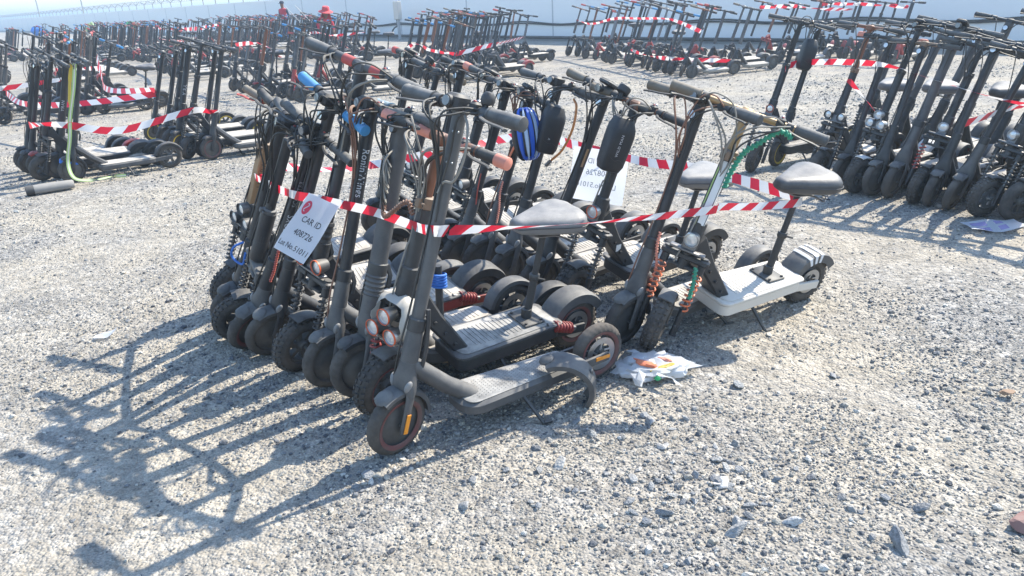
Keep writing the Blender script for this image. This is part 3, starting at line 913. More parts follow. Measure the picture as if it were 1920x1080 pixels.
def stem_text(txt, size, s0, phi, r, mat_name, parent, M, down=False, flat=False, spacing=1.0):
    me = text_mesh(txt, size, spacing)
    ys = [v.co.y for v in me.vertices]; hm = (max(ys)+min(ys))/2
    for v in me.vertices:
        u, q = v.co.x, v.co.y - hm
        if down: u, q = -u, -q
        # reads up the stem with the letter tops turned to the rider's rear-left
        if flat:
            a = Vector((math.cos(phi), math.sin(phi), 0)); t = Vector((-math.sin(phi), math.cos(phi), 0))
            p = a*(r+.0012) - t*q
            v.co = (p.x, p.y, s0+u)
        else:
            g = phi - q/r
            v.co = ((r+.0012)*math.cos(g), (r+.0012)*math.sin(g), s0+u)
    me.materials.clear(); me.materials.append(MATS[mat_name])
    return link('lettering', me, parent, M)

SCOOT = {}
def scooter(key, x, y, hdg, lean, T, kind='mi', label='', group='', lod=2, steer=0, stem=None, stemcol='black_paint', stemr=None, bar='black_worn', barw=.46, style='straight', bands=None,
            grips=('grip_grey', 'grip_grey'), gripend=None, deck='grey_paint', skirt='black_worn', dmat='deck_dust', dots=False, body='black_paint', fork=None, fend='dark_plastic', rfend='yes', stripes=False,
            ring=None, knob=False, lamps=0, lampring=None, lampshell='lamp_shell', spring='black_worn', seat=None, saddle='saddle', sadbig=1.0, display=None, bell=False, ncab=2, cab='cable', levers=(1, -1), levcol='black_worn', text=None, disc=False, shock=None, stand=True, seatx=-.66, z=None, tail=True, headlamp=True, griplen=.125, gripr=.0175, lampz=0.0, steer_lamp=True, rim='rim_grey', reflect=False):
    r = RAKE[kind]; Rw = WR[kind]; wb = WBASE[kind]
    Mw = Matrix.Translation((x, y, 0.0)) @ Matrix.Rotation(R(hdg), 4, 'Z') @ Matrix.Rotation(-R(lean), 4, 'X')
    root = empty('electric_scooter', None, label, 'scooter', group, Mw)
    Mh = Matrix.Translation((0, 0, Rw)) @ Matrix.Rotation(-r, 4, 'Y')
    Ms = Mh @ Matrix.Rotation(R(steer), 4, 'Z')
    S = round((T-Rw)/math.cos(r), 2)
    I = Matrix.Identity(4)
    fork = fork or body
    sr = stemr or {'mi': .0225, 'off': .021, 'max': .031}[kind]
    out = dict(root=root, Ms=Mw @ Ms, Mw=Mw, S=S, sr=sr, kind=kind, Ms_local=Ms)
    SCOOT[key] = out
    # wheels
    fw = link('wheel', m_rim(kind, lod, ring, kind != 'off' or lod == 0, rim, disc and lod == 2), root, Ms)
    link('tyre', m_tyre(kind, lod, knob), fw)
    rw = link('wheel', m_rim(kind, lod, ring, kind == 'off' or lod == 0, 'rim_grey', lod == 2), root, Matrix.Translation((-wb, 0, Rw)))
    link('tyre', m_tyre(kind, lod, knob), rw)
    # frame
    link('fork', m_fork(kind, lod, fork, spring), root, Ms)
    dk = link('deck', m_deck(kind, lod, deck, skirt), root)
    if lod: link('deck_mat', m_mat(kind, lod, dmat, dots), dk)
    link('neck', m_neck(kind, lod, body), root)
    if lod:
        link('head_tube', m_head(kind, lod, body), root, Mh)
        link('front_fender', m_ffender(kind, lod, fend), root, Ms)
    if rfend == 'yes':
        rf = link('rear_fender', m_rfender(kind, lod, fend, stripes), root)
        if lod and tail:
            tl = cached(('tail', kind), lambda: MB().box((-wb-Rw*.72-.016, 0, Rw*1.60), (.016, .05, .026), .004).mesh('taillight', ['red_paint']))
            link('taillight', tl, rf)
    # stem
    if stem is None:
        s0 = {'mi': .345, 'max': .39, 'off': .44}[kind]
        if kind == 'mi': stem = [(s0, S-.012, sr, stemcol, 'tube')]
        elif kind == 'max': stem = [(s0, S-.012, sr, stemcol, 'tube')]
        else: stem = [(s0, s0+.30, .027, stemcol, 'tube'), (s0+.29, s0+.325, .031, 'black_worn', 'collar'), (s0+.3, S-.012, .0185, stemcol, 'tube')]
    st = link('stem', m_stem(kind, lod, S, stem), root, Ms)
    if lod:
        k_ = {'mi': .335, 'max': .385, 'off': .425}[kind]
        def coll():
            b = MB(); q = {'mi': .0295, 'max': .038, 'off': .033}[kind]
            b.revolve([(q*.85, k_), (q, k_+.004), (q, k_+.045), (q*.85, k_+.05)], 18 if lod == 2 else 10, ax=(0, 0, 1), ref=(1, 0, 0))
            b.beam([(-q, .0, k_+.04), (-q-.014, .012, k_+.0), (-q-.012, .012, k_-.05)], .016, .012, 0, (0, 1, 0))
            return b.mesh('folding_latch', ['black_worn'])
        link('folding_latch', cached(('coll', kind, lod), coll), root, Ms)
    # handlebar
    hb = link('handlebar', m_bar(lod, S, barw, bar, style, bands), root, Ms)
    for i, sd in enumerate((-1, 1)):
        e = bar_end(S, barw, style, sd, griplen-.002)
        Mg = Matrix.Translation(e) @ (Matrix.Rotation(math.pi, 4, 'Z') if sd < 0 else I)
        link('grip', m_grip(lod, grips[i], griplen, gripend, gripr), hb, Mg)
        if lod and sd in levers: link('brake_lever', m_lever(lod, sd, S, barw, levcol, style), hb)
    if lod == 2:
        e = bar_end(S, barw, style, -1, griplen+.002); e2 = bar_end(S, barw, style, 1, griplen+.055)
        def thr():
            b = MB().tube([(0, 0, 0), (0, .028, 0)], .0205, 14); b.box((.020, .014, -.010), (.024, .014, .018), .004); b.tube([(.005, .014, .0), (.030, .010, -.022)], .006, 6); return b.mesh('throttle', ['dark_plastic'])
        link('throttle', cached(('thr',), thr), hb, Matrix.Translation(e))
        def swb():
            b = MB().box((.004, 0, .006), (.036, .032, .040), .007); b.ell((-.006, .0, .028), (.008, .008, .005), 8, 6, 1); b.ell((.010, .0, .027), (.006, .006, .004), 8, 6, 2); return b.mesh('switch_box', ['dark_plastic', 'steel', 'red_paint'])
        link('switch_box', cached(('swb',), swb), hb, Matrix.Translation(e2))
        if kind != 'off':
            k9 = 1.0 if kind == 'mi' else 1.18
            for s_ in (-1, 1):
                link('fork_lit_cap', cached(('fcap', kind, s_), lambda: MB().ell((.016, s_*.037*k9, .150*k9), (.015, .010, .024), 12, 8, 0, Matrix.Rotation(R(-12*s_), 3, 'X')).mesh('fork_lit_cap', ['fork_lit_cap'])), root, Ms)
    if lod:
        if display: link('display', m_display(S, display), root, Ms)
        if bell: link('bell', cached(('bell', round(S, 2)), lambda: MB().revolve([(0, .028), (.012, .026), (.020, .016), (.0225, .002), (.020, -.008), (.006, -.012), (.006, -.022)], 18, o=(.0, .10, S+.036), ax=(0, 0, 1), ref=(1, 0, 0)).mesh('bell', ['dark_plastic'])), root, Ms)
        if ncab: link('brake_cable', m_cables(kind, lod, S, barw, ncab, cab, len(SCOOT) if lod == 2 else len(SCOOT) % 3), root, Ms)
        if stand: link('kickstand', m_stand(kind, lean), root)
        if lamps:
            pos = {1: [(.045, 0, .40)], 2: [(.05, -.052, .385), (.05, .052, .385)], 3: [(.05, -.045, .375), (.05, .045, .375), (.055, 0, .437)]}[lamps]
            for p in pos:
                link('headlight', m_lamp(lampring, lampshell), root, Ms @ Matrix.Translation(Vector(p) + Vector((.02 if lampz else 0, 0, lampz))) @ Matrix.Rotation(R(12), 4, 'Y'))
            link('lamp_bracket', cached(('brk',), lambda: MB().box((.025, 0, .348), (.04, .15, .012), .003).box((.03, 0, .37), (.01, .06, .05), .003).mesh('lamp_bracket', ['steel_dark'])), root, Ms @ Matrix.Translation((0, 0, lampz)))
        elif kind != 'off' and headlamp:
            link('headlight', cached(('hl', round(S, 2)), lambda: MB().revolve([(.010, .008), (.019, .012), (.021, .034), (.019, .040)], 16, o=(0, 0, S-.055), ax=(1, 0, 0)).revolve([(0, .041), (.016, .0405)], 16, o=(0, 0, S-.055), ax=(1, 0, 0), mi=1, cap=False).mesh('headlight', ['dark_plastic', 'lamp_glass'])), root, Ms)
        if shock and kind == 'off':
            def shk():
                b = MB(); a, c = Vector((-.765, 0, .19)), Vector((-.865, 0, .205))
                a = Vector((-.70, .085, .205)); c = Vector((-.85, .085, .150))
                b.tube([a, c], .011, 10); b.tube([a*.75+c*.25, a*.2+c*.8], .020, 12, 1); b.helix(a*.8+c*.2, a*.15+c*.85, .0225, .0035, 6, 5, 9, 1)
                return b.mesh('shock_absorber', ['steel_dark', shock])
            link('shock_absorber', cached(('shock', shock), shk), root)
        if kind != 'off' and lod == 2 and reflect:
            link('reflector', cached(('refl', kind), lambda: MB().box((-wb+.02, .062, Rw+.005), (.07, .004, .016), .0015).mesh('reflector', ['amber'])), root)
            link('reflector', cached(('reflf', kind), lambda: MB().box((.002, .0545 if kind == 'mi' else .064, .018), (.018, .004, .072), .0018).mesh('reflector', ['amber'])), root, Ms)
    if seat:
        z0 = {'mi': .146, 'max': .153, 'off': .2095}[kind]
        ps = link('seat_post', m_post(z0, seat, 'black_worn', lod, seatx), root)
        sd_ = link('saddle', m_saddle(saddle, sadbig, lod), root, Matrix.Translation((seatx-.06, 0, seat+.055*sadbig)))
        if lod == 2:
            def piping():
                b = MB(); X = [(.148, .012), (.140, .034), (.11, .047), (.07, .062), (.02, .086), (-.04, .114), (-.085, .127), (-.118, .122), (-.142, .094), (-.152, .03)]
                P = [(x*1.0, y*1.0, -.002) for x, y in X] + [(x, -y, -.002) for x, y in reversed(X)]
                b.tube(smooth_path(P, 3), .0022, 5); return b.mesh('piping', ['black_worn'])
            link('piping', cached(('piping',), piping), sd_)
            for s_ in (-1, 1):
                link('saddle_spring', cached(('sspr', s_), lambda: MB().helix((-.09, s_*.06, -.085), (-.10, s_*.065, -.038), .013, .0028, 4, 5, 10).mesh('saddle_spring', ['steel_dark'])), sd_)
            link('saddle_rail', cached(('srail',), lambda: MB().tube(smooth_path([(.10, .0, -.03), (.04, .02, -.058), (-.04, .03, -.066), (-.09, .06, -.085)], 4), .0045, 6).tube(smooth_path([(.10, .0, -.03), (.04, -.02, -.058), (-.04, -.03, -.066), (-.09, -.06, -.085)], 4), .0045, 6).mesh('saddle_rail', ['steel_dark'])), sd_)
    if text:
        for t in text:
            stem_text(t['t'], t['size'], t['s'], R(t.get('phi', 62)), t.get('r', sr), t.get('mat', 'lettering'), st, I, t.get('down', False), t.get('flat', False), t.get('sp', 1.0))
    return out
def on_stem(key, s, f=0.0, l=0.0):
    q = SCOOT[key]; return q['Ms'] @ Vector((f, l, s))

# ------------------------------------------------------------------ the near group
GA = 'scooters of the near group, front row'; GB = 'scooters of the near group, back row'
H = -147
scooter('A1', -1.46, 3.81, H+4, 16, 1.06, 'off', 'scooter with flat bronze stem and triple black headlights, farthest of the front row', GA, steer=12,
        stem=[(.44, .76, .027, 'gold_lower', 'rect'), (.752, .79, .031, 'brown_tan', 'collar'), (.76, .95, .0165, 'black_paint', 'tube')], lamps=3, bar='brown_tan', grips=('grip_tan', 'grip_grey'),
        text=[dict(t='ULTRA', size=.040, s=.56, phi=90, r=.027*.775, mat='engraved', flat=True, sp=1.15)], display='side', dmat='deck_pale', levcol='red_band', seat=None, skirt='black_worn')
scooter('A2', -1.37, 3.54, H, 21, 1.09, 'mi', 'plain black scooter standing just behind the bronze-stemmed one', GA, steer=6, grips=('grip_black', 'grip_grey'), dmat='deck_pale')
scooter('A3', -1.29, 3.38, H-2, 22, 1.08, 'off', 'black scooter with sleeved lower stem, between bronze-stemmed and lettered ones', GA, steer=-4,
        stem=[(.44, .58, .033, 'black_paint', 'tube'), (.575, .60, .030, 'grey_paint', 'collar'), (.59, .93, .0215, 'black_paint', 'tube')], fork='grey_paint', dmat='deck_pale', display='block')
scooter('A4', -1.21, 3.27, H+3, 24, 1.08, 'mi', 'black scooter with white brand lettering up its stem and red-edged front wheel', GA, steer=10, ring='red_rim', fend='grey_paint', display='box', fork='grey_paint',
        text=[dict(t='MYTOYS', size=.034, s=.48, phi=66, sp=1.1), dict(t='SCOOTER', size=.026, s=.66, phi=66, mat='lettering_dim', sp=1.1)], dmat='deck_pale')
scooter('A5', -1.09, 3.18, H, 18, 1.16, 'mi', 'black scooter with bright blue grips on both handlebar ends', GA, steer=4, grips=('grip_blue', 'grip_blue'), gripr=.0195, display='block', fend='grey_paint', griplen=.14,
        text=[dict(t='KUGOO', size=.02, s=.62, phi=66, mat='lettering_dim')] and None, barw=.52, dmat='deck_pale')
scooter('A6', -.92, 3.01, H+2, 12, 1.26, 'off', 'tall scooter with red-banded handlebar, coil springs and two orange-ringed headlights', GA, steer=14, lamps=2, lampring='orange_ring', spring='dark_plastic', bands='red_band', bar='grey_paint', barw=.64,
        grips=('grip_grey', 'grip_grey'), gripr=.021, griplen=.14, stem=[(.44, .56, .031, 'dark_plastic', 'boot'), (.555, 1.16, .0225, 'black_paint', 'tube')], dmat='deck_pale', skirt='red_paint', shock='red_paint', fend='dark_plastic', ncab=4, cab=('cable', 'cable_pale'))
scooter('A7', -.75, 2.83, H, 4, 1.09, 'mi', 'black scooter with wing emblem and white lettering running down its stem', GA, steer=8, grips=('grip_tan', 'grip_tan'), gripr=.020, fork='grey_paint', fend='grey_paint', body='grey_paint',
        text=[dict(t='RoninWings', size=.036, s=.86, phi=58, down=True, sp=1.05)], dmat='deck_pale', ncab=5, cab=('cable_copper', 'cable'), display='block', deck='grey_paint')
scooter('A8', -.61, 2.73, H-2, 3, 1.08, 'max', 'bulky grey scooter with extra-thick stem and loops of wire hanging from it', GA, steer=2, stemcol='grey_paint', body='grey_paint', grips=('grip_paleblue', 'grip_grey'), gripr=.021, griplen=.13, knob=False,
        stem=[(.30, .39, .040, 'grey_paint', 'boot'), (.39, .95, .0335, 'grey_paint', 'tube')], dmat='deck_pale', fend='dark_plastic', ncab=3, bar='grey_paint', levcol='grey_paint')
scooter('A9', -.51, 2.60, H+1, 9, 1.03, 'off', 'seated scooter with brown telescopic stem and three headlights wrapped in beige plastic', GA, steer=16, lamps=3, lampring='orange_ring', lampshell='steel', spring='red_paint',
        stem=[(.44, .70, .0265, 'black_worn', 'tube'), (.69, .735, .032, 'brown_tan', 'collar'), (.70, .93, .0175, 'brown', 'tube')], bar='brown', barw=.56, bands='salmon', grips=('grip_black', 'grip_black'), gripend='salmon', seat=.585, saddle='saddle_pale', shock='red_paint', dmat='deck_dust', ring='red_rim', fend='grey_paint', ncab=6, cab=('cable_pale', 'cable'), seatx=-.655, style='swept', lampz=-.15, steer_lamp=True)
scooter('A10', -.42, 2.31, H, 5, 1.15, 'mi', 'grey dusty scooter nearest the camera, its rear mudguard hanging loose', GA, steer=14, stemcol='grey_paint', body='grey_paint', fork='grey_paint', fend='grey_paint', ring='red_rim', grips=('grip_grey', 'grip_grey'), gripr=.021, griplen=.135,
        display='block', bell=True, dots=True, rfend='no', reflect=True, dmat='deck_dust', deck='grey_paint', ncab=3, headlamp=False, bar='grey_paint', barw=.50, levcol='grey_paint', knob=False)

scooter('B1', .60, 3.06, H-4, 13, 1.02, 'off', 'white-decked scooter with gold stem, red springs, saddle and striped rear mudguard', GB, steer=36, lamps=1, lampshell='steel', spring='orange',
        stem=[(.44, .745, .028, 'black_paint', 'rect'), (.735, .78, .033, 'brown_tan', 'collar'), (.75, .91, .0185, 'gold', 'tube')], bar='gold', barw=.62, bands=None, grips=('grip_tan', 'grip_grey'), gripr=.02, deck='deck_white', dmat='deck_white', skirt='deck_white',
        seat=.615, seatx=-.625, saddle='saddle', sadbig=1.0, stripes=True, fend='grey_paint', body='black_paint', ncab=4, cab=('cable_pale', 'cable'), knob=True, style='swept')
scooter('B2', .47, 3.10, H+2, 10, 1.05, 'mi', 'long black-stemmed scooter with ribbed tan grip, left of the gold-stemmed one', GB, steer=4, grips=('grip_tan', 'grip_grey'), gripr=.020, fend='grey_paint', body='grey_paint', stemcol='black_paint', display='block', bar='grey_paint', barw=.54, dmat='deck_pale', ncab=3, cab=('cable_copper', 'cable'))
scooter('B3', .27, 3.50, H, 12, 1.0, 'off', 'black scooter with brown handlebar, boxy folding joint and grey saddle, carrying a hard pouch', GB, steer=10, lamps=1, lampring='orange_ring', lampshell='steel', bar='brown', grips=('grip_tan', 'grip_black'), seat=.52, seatx=-.70, saddle='saddle_pale', dmat='deck_pale', stem=[(.44, .905, .0235, 'black_paint', 'tube')], barw=.54, display='side', ncab=5, cab=('cable_pale', 'cable'), style='swept')
scooter('B4', .11, 3.68, H+2, 15, 1.07, 'mi', 'black scooter with tan sticker on its stem and big dashboard box', GB, steer=2, display='box', grips=('grip_tan', 'grip_black'), gripr=.020, fend='grey_paint', dmat='deck_pale', bar='grey_paint', barw=.54)
scooter('B5', -.03, 3.86, H, 9, 1.06, 'mi', 'grey-necked scooter with blue helmet hung from its handlebar', GB, steer=6, body='grey_paint', fend='grey_paint', grips=('grip_grey', 'grip_grey'), gripr=.020, display='block', dmat='deck_pale', bar='grey_paint', barw=.54, ncab=4)
scooter('B6', -.16, 4.05, H-2, 11, 1.0, 'mi', 'grey-necked scooter with red ribbon on its stem, beside the helmet scooter', GB, steer=-6, body='grey_paint', fend='grey_paint', grips=('grip_tan', 'grip_grey'), display='box', dmat='deck_pale', ncab=3, cab=('cable_copper', 'cable'))
scooter('B7', -.30, 4.16, H+1, 12, 1.04, 'mi', 'grey-necked scooter two behind the helmet scooter in the back row', GB, steer=4, body='grey_paint', stemcol='black_worn', fend='grey_paint', grips=('grip_grey', 'grip_grey'), dmat='deck_pale', display='block')
scooter('B8', -.40, 4.37, H-1, 13, 1.07, 'off', 'pink-tipped scooter with coil springs near far end of the back row', GB, steer=8, lamps=2, grips=('grip_grey', 'grip_black'), gripend='salmon', dmat='deck_pale', bar='grey_paint', display='box')
scooter('B9', -.55, 4.60, H, 10, 1.10, 'mi', 'plain black scooter third from the far end of the back row', GB, steer=0, grips=('grip_black', 'grip_grey'), dmat='deck_pale', display='block')

scooter('B10', -.72, 4.80, H+2, 12, 1.08, 'off', 'off-road scooter second beyond the coil-sprung pink-tipped one', GB, steer=10, lamps=1, grips=('grip_grey', 'grip_tan'), dmat='deck_pale', bar='grey_paint', display='side')
scooter('B11', -.88, 5.02, H-2, 9, 1.14, 'mi', 'very last scooter of the back row, next to the far tape', GB, steer=4, grips=('grip_black', 'grip_black'), gripend='red_band', dmat='deck_pale', display='box')
# the loose rear mudguard of the nearest scooter
def loose_fender():
    q = SCOOT['A10']; b = MB()
    b.arc((0, 0, 0), .130, -38, 118, fender_prof(.088, .004, .026), 22); b.ell((-.058, 0, .118), (.03, .028, .014), 10, 6, 0, Matrix.Rotation(R(-25), 3, 'Y')); b.ell((.108, .0, .075), (.008, .012, .012), 8, 6)
    M = Matrix.Translation((-.640, .085, .088)) @ Matrix.Rotation(R(140), 4, 'Z') @ Matrix.Rotation(R(8), 4, 'X')
    link('rear_fender', b.mesh('rear_fender', ['grey_paint']), q['root'], M)
loose_fender()

def extras_near():
    # pale panel and lime line on the gold scooter's lower stem
    q = SCOOT['B1']
    b = MB().box((.0302, .006, .60), (.0022, .027, .27), .001).box((.004, .0226, .60), (.046, .0022, .27), .001); link('stem_panel', b.mesh('stem_panel', ['white_paint']), q['root'], q['Ms_local'])
    b = MB().box((.0302, -.0145, .60), (.002, .005, .28), .0008); link('stem_line', b.mesh('stem_line', ['lime']), q['root'], q['Ms_local'])
    # tan sticker on B4, label plate on B3, red tape on B6
    q = SCOOT['B4']; b = MB().box((.010, .0208, .66), (.018, .002, .09), .0008); link('sticker', b.mesh('sticker', ['gold_lower']), q['root'], q['Ms_local'])
    q = SCOOT['B3']; b = MB().box((-.225, .0465, .318), (.03, .002, .035), .0008); link('label_plate', b.mesh('label_plate', ['white_paint']), q['root'])
    q = SCOOT['B6']; b = MB().tube(smooth_path([(.026, .01, .80), (.03, .03, .72), (.026, .028, .66), (.03, .012, .58)], 4), .006, 6, 0, (0, 1, 0), (1.6, .4)); link('ribbon', b.mesh('ribbon', ['orange']), q['root'], q['Ms_local'])
    # loops of wire on the thick grey stem
    q = SCOOT['A8']; b = MB(); rg = random.Random(3)
    for i in range(5):
        a = rg.uniform(.03, .075); d = rg.uniform(.10, .19)
        P = [(.036, .03, .86), (.07+a*.3, .05+a*.5, .85-d*.25), (.06+a*.4, .06+a*.7, .86-d), (.036, .045, .86-d*1.25), (.040, -.02, .86-d*.7), (.05, .0, .83), (.04, .05, .80-.02*i)]
        b.tube(smooth_path(P, 6), .0032, 5, i % 2)
    link('wire_loop', b.mesh('wire_loop', ['cable_pale', 'cable']), q['root'], q['Ms_local'])
    # hose down the front of the nearest scooter and its cable loop
    q = SCOOT['A10']; b = MB()
    b.tube(smooth_path([(-.012, .028, .42), (-.02, .034, .36), (-.03, .036, .28), (-.034, .03, .18)], 5), .0075, 8)
    link('cable_sleeve', b.mesh('cable_sleeve', ['dark_plastic']), q['root'], q['Ms_local'])
    b = MB().tube(smooth_path([(.03, .05, 1.05), (.06, .10, 1.02), (.07, .12, .94), (.055, .085, .86), (.03, .02, .84), (.026, .0, .80)], 6), .004, 6)
    link('cable_loop', b.mesh('cable_loop', ['cable_pale']), q['root'], q['Ms_local'])
    for z in (.90, .995):
        for ph in (60, 20): 
            b = MB().ell((.0228*math.cos(R(ph)), .0228*math.sin(R(ph)), z), (.004, .004, .004), 8, 6); link('screw', b.mesh('screw', ['steel']), q['root'], q['Ms_local'])
    # lamp cluster bag on A9
    q = SCOOT['A9']; b = MB(); rings = []
    rg = random.Random(8)
    for x, rad in ((.062, .074), (.045, .090), (.01, .100), (-.035, .094), (-.075, .065), (-.10, .025)):
        rr = []
        for j in range(22):
            g = 2*math.pi*j/22; wv = 1 + .07*math.sin(5*g+x*60) + rg.uniform(-.04, .04)
            rr.append(Vector((x + rg.uniform(-.006, .006), rad*math.cos(g)*wv, .275 + rad*1.0*math.sin(g)*wv)))
        rings.append(rr)
    b.loft(rings, cap=False); link('plastic_wrap', b.mesh('plastic_wrap', ['bag_beige'], 80), q['root'], q['Ms_local'])
extras_near()

# ------------------------------------------------------------------ the right group
GC = 'scooters of the right-hand group, front row'
rightspec = [
 ('C1', 2.04, 6.32, 7, 1.17, 'off', 'black scooter at the left end of the right group, knobbly front wheel turned out', dict(steer=25, lamps=1, lampring='orange_ring', grips=('grip_grey', 'grip_grey'))),
 ('C2', 2.29, 6.47, 5, 1.14, 'mi', 'scooter carrying the hard pouch in the right group', dict(ring='yellow', fend='grey_paint', grips=('grip_grey', 'grip_grey'), bar='grey_paint', steer=12)),
 ('C3', 2.39, 5.85, 7, 1.13, 'off', 'scooter with copper upper stem and brown bar in the right group', dict(stem=[(.44, .72, .027, 'black_paint', 'tube'), (.71, .75, .03, 'brown_tan', 'collar'), (.72, 1.03, .018, 'brown', 'tube')], bar='brown', lamps=2, seat=.62, saddle='saddle_pale')),
 ('C4', 2.50, 5.66, 6, 1.06, 'mi', 'slim black scooter behind the twin-lamp one in the right group', dict(gripend='salmon', grips=('grip_black', 'grip_black'))),
 ('C5', 2.53, 5.50, 9, 1.14, 'off', 'right-group scooter with twin round chrome headlights above its fat tyre', dict(lamps=3, lampshell='steel', spring='black_worn', seat=.64, saddle='saddle_pale', display='box', fend='white_paint')),
 ('C6', 2.61, 5.38, 5, 1.03, 'mi', 'right-group scooter with tan bar just left of the thick-stemmed one', dict(bar='brown_tan', fend='grey_paint')),
 ('C7', 2.69, 5.30, 10, 1.14, 'max', 'thick-stemmed grey-blue scooter in the middle of the right group', dict(stemcol='grey_paint', body='grey_paint', fend='grey_paint', display='box')),
 ('C8', 2.79, 5.14, 9, 1.02, 'off', 'right-group scooter with red fork spring and chrome lamp', dict(spring='red_paint', lamps=1, lampshell='steel', seat=.64, saddle='saddle', steer=12)),
 ('C9', 2.83, 5.03, 9, 1.06, 'mi', 'right-group scooter with orange stem clamp', dict(fend='grey_paint')),
 ('C10', 2.91, 4.93, 14, 1.0, 'mi', 'strongly leaning slim scooter left of the spoked-disc wheel', dict(fend='grey_paint', body='grey_paint')),
 ('C11', 3.01, 4.76, 11, .98, 'off', 'right-group scooter showing a big perforated disc on its front wheel', dict(disc=True, rim='steel', lamps=1, lampshell='steel', seat=.62, saddle='saddle_pale', steer=-12, fend='grey_paint')),
 ('C12', 3.13, 4.62, 11, 1.0, 'off', 'muddy off-road scooter cut by the right edge of the picture', dict(lamps=2, steer=-15)),
 ('C13', 3.27, 4.46, 11, 1.05, 'mi', 'scooter just beyond the right edge of the picture', {}),
 ('C14', 3.40, 4.26, 12, 1.05, 'off', 'seated scooter beyond the right edge of the picture', dict(seat=.62)),
 ('C15', 3.55, 4.08, 11, 1.08, 'mi', 'last scooter of the right group outside the picture', {}),
]
for k_, x_, y_, ln_, T_, kd_, lb_, op_ in rightspec:
    op_ = dict(op_); op_.setdefault('dmat', 'deck_pale'); op_.setdefault('steer', rnd.uniform(-4, 12)); op_.setdefault('barw', .52)
    scooter(k_, x_, y_, H + rnd.uniform(-4, 4), ln_, T_, kd_, lb_, GC, 1 if k_ not in ('C5', 'C8', 'C11', 'C1', 'C2') else 2, **op_)
GC2 = 'scooters of the right-hand group, back row'
for i in range(9):
    kd = rnd.choice(['mi', 'off', 'mi', 'max'])
    scooter('CB%d' % i, 3.02+.145*i+rnd.uniform(-.03, .03), 6.62-.21*i+rnd.uniform(-.04, .04), H+rnd.uniform(-5, 5), rnd.uniform(6, 13), rnd.uniform(1.02, 1.16), kd,
            '%s scooter from the left in the back row of the right group' % ORD[i], GC2, 1, steer=rnd.uniform(-8, 10), dmat='deck_pale', seat=(.62 if kd == 'off' and i % 2 else None), stemcol=rnd.choice(['black_paint', 'grey_paint']), barw=.52,
            grips=rnd.choice([('grip_grey', 'grip_grey'), ('grip_tan', 'grip_black'), ('grip_black', 'grip_black')]))

# ------------------------------------------------------------------ the left groups
GD = 'scooters of the left group with the lime strap'
leftspec = [
 ('D1', -4.80, 7.86, 14, 1.12, 'mi', 'rearmost black scooter of the strapped left group, wheel half hidden', {}),
 ('D2', -4.46, 7.46, 12, 1.16, 'off', 'left-group scooter with wheel turned outward beside a grey roll on the gravel', dict(steer=20)),
 ('D3', -4.34, 7.52, 10, 1.15, 'max', 'black scooter with pale stem lettering in the strapped left group', dict(text=[dict(t='YIRAN', size=.036, s=.55, phi=62)])),
 ('D4', -4.09, 7.29, 5, 1.11, 'mi', 'scooter nearest in the left group, lime strap tied round its stem', dict(deck='grey_paint', steer=5)),
]
for k_, x_, y_, ln_, T_, kd_, lb_, op_ in leftspec:
    scooter(k_, x_, y_, H+rnd.uniform(-3, 3), ln_, T_, kd_, lb_, GD, 1, dmat='deck_pale', barw=.56, **dict(dict(steer=rnd.uniform(14, 30)), **op_))
for i, (x_, y_) in enumerate(((-4.62, 7.70), (-4.95, 8.05))):
    scooter('DD%d' % i, x_, y_, H, 11, 1.1, 'mi', ('red-fendered scooter inside the strapped left group', 'hindmost scooter tucked inside the strapped left group')[i], GD, 1, dmat='deck_pale', fend=('red_paint', 'dark_plastic')[i])
GE = 'scooters of the taped left-centre group'
leftspec = [
 ('E1', -4.30, 9.62, 10, 1.05, 'mi', 'slim scooter at the left end of the taped left-centre group', dict(ring='yellow')),
 ('E2', -3.94, 9.12, 8, 1.07, 'mi', 'second scooter from the left in the taped left-centre group', {}),
 ('E3', -3.60, 8.62, 5, 1.13, 'max', 'thick black scooter with white stem lettering in the left-centre group', dict(text=[dict(t='YIRA', size=.05, s=.52, phi=62, sp=1.1)], ring='yellow')),
 ('E4', -3.34, 8.22, 8, 1.17, 'off', 'scooter with front wheel turned towards the camera in the left-centre group', dict(steer=40, lamps=1)),
 ('E5', -3.06, 8.12, 2, 1.11, 'mi', 'upright black scooter at the right end of the taped left-centre group', dict(ring='red_rim')),
 ('E6', -3.75, 8.86, 7, 1.12, 'off', 'off-road scooter in the middle of the taped left-centre group', {}),
 ('E7', -3.22, 8.34, 6, 1.12, 'mi', 'pale-decked scooter just behind the upright one in the left-centre group', {}),
]
for k_, x_, y_, ln_, T_, kd_, lb_, op_ in leftspec:
    op_ = dict(op_); op_.setdefault('steer', rnd.uniform(5, 28)); op_.setdefault('barw', .54)
    scooter(k_, x_, y_, H+rnd.uniform(-3, 3), ln_, T_, kd_, lb_, GE, 1, dmat='deck_pale', **op_)

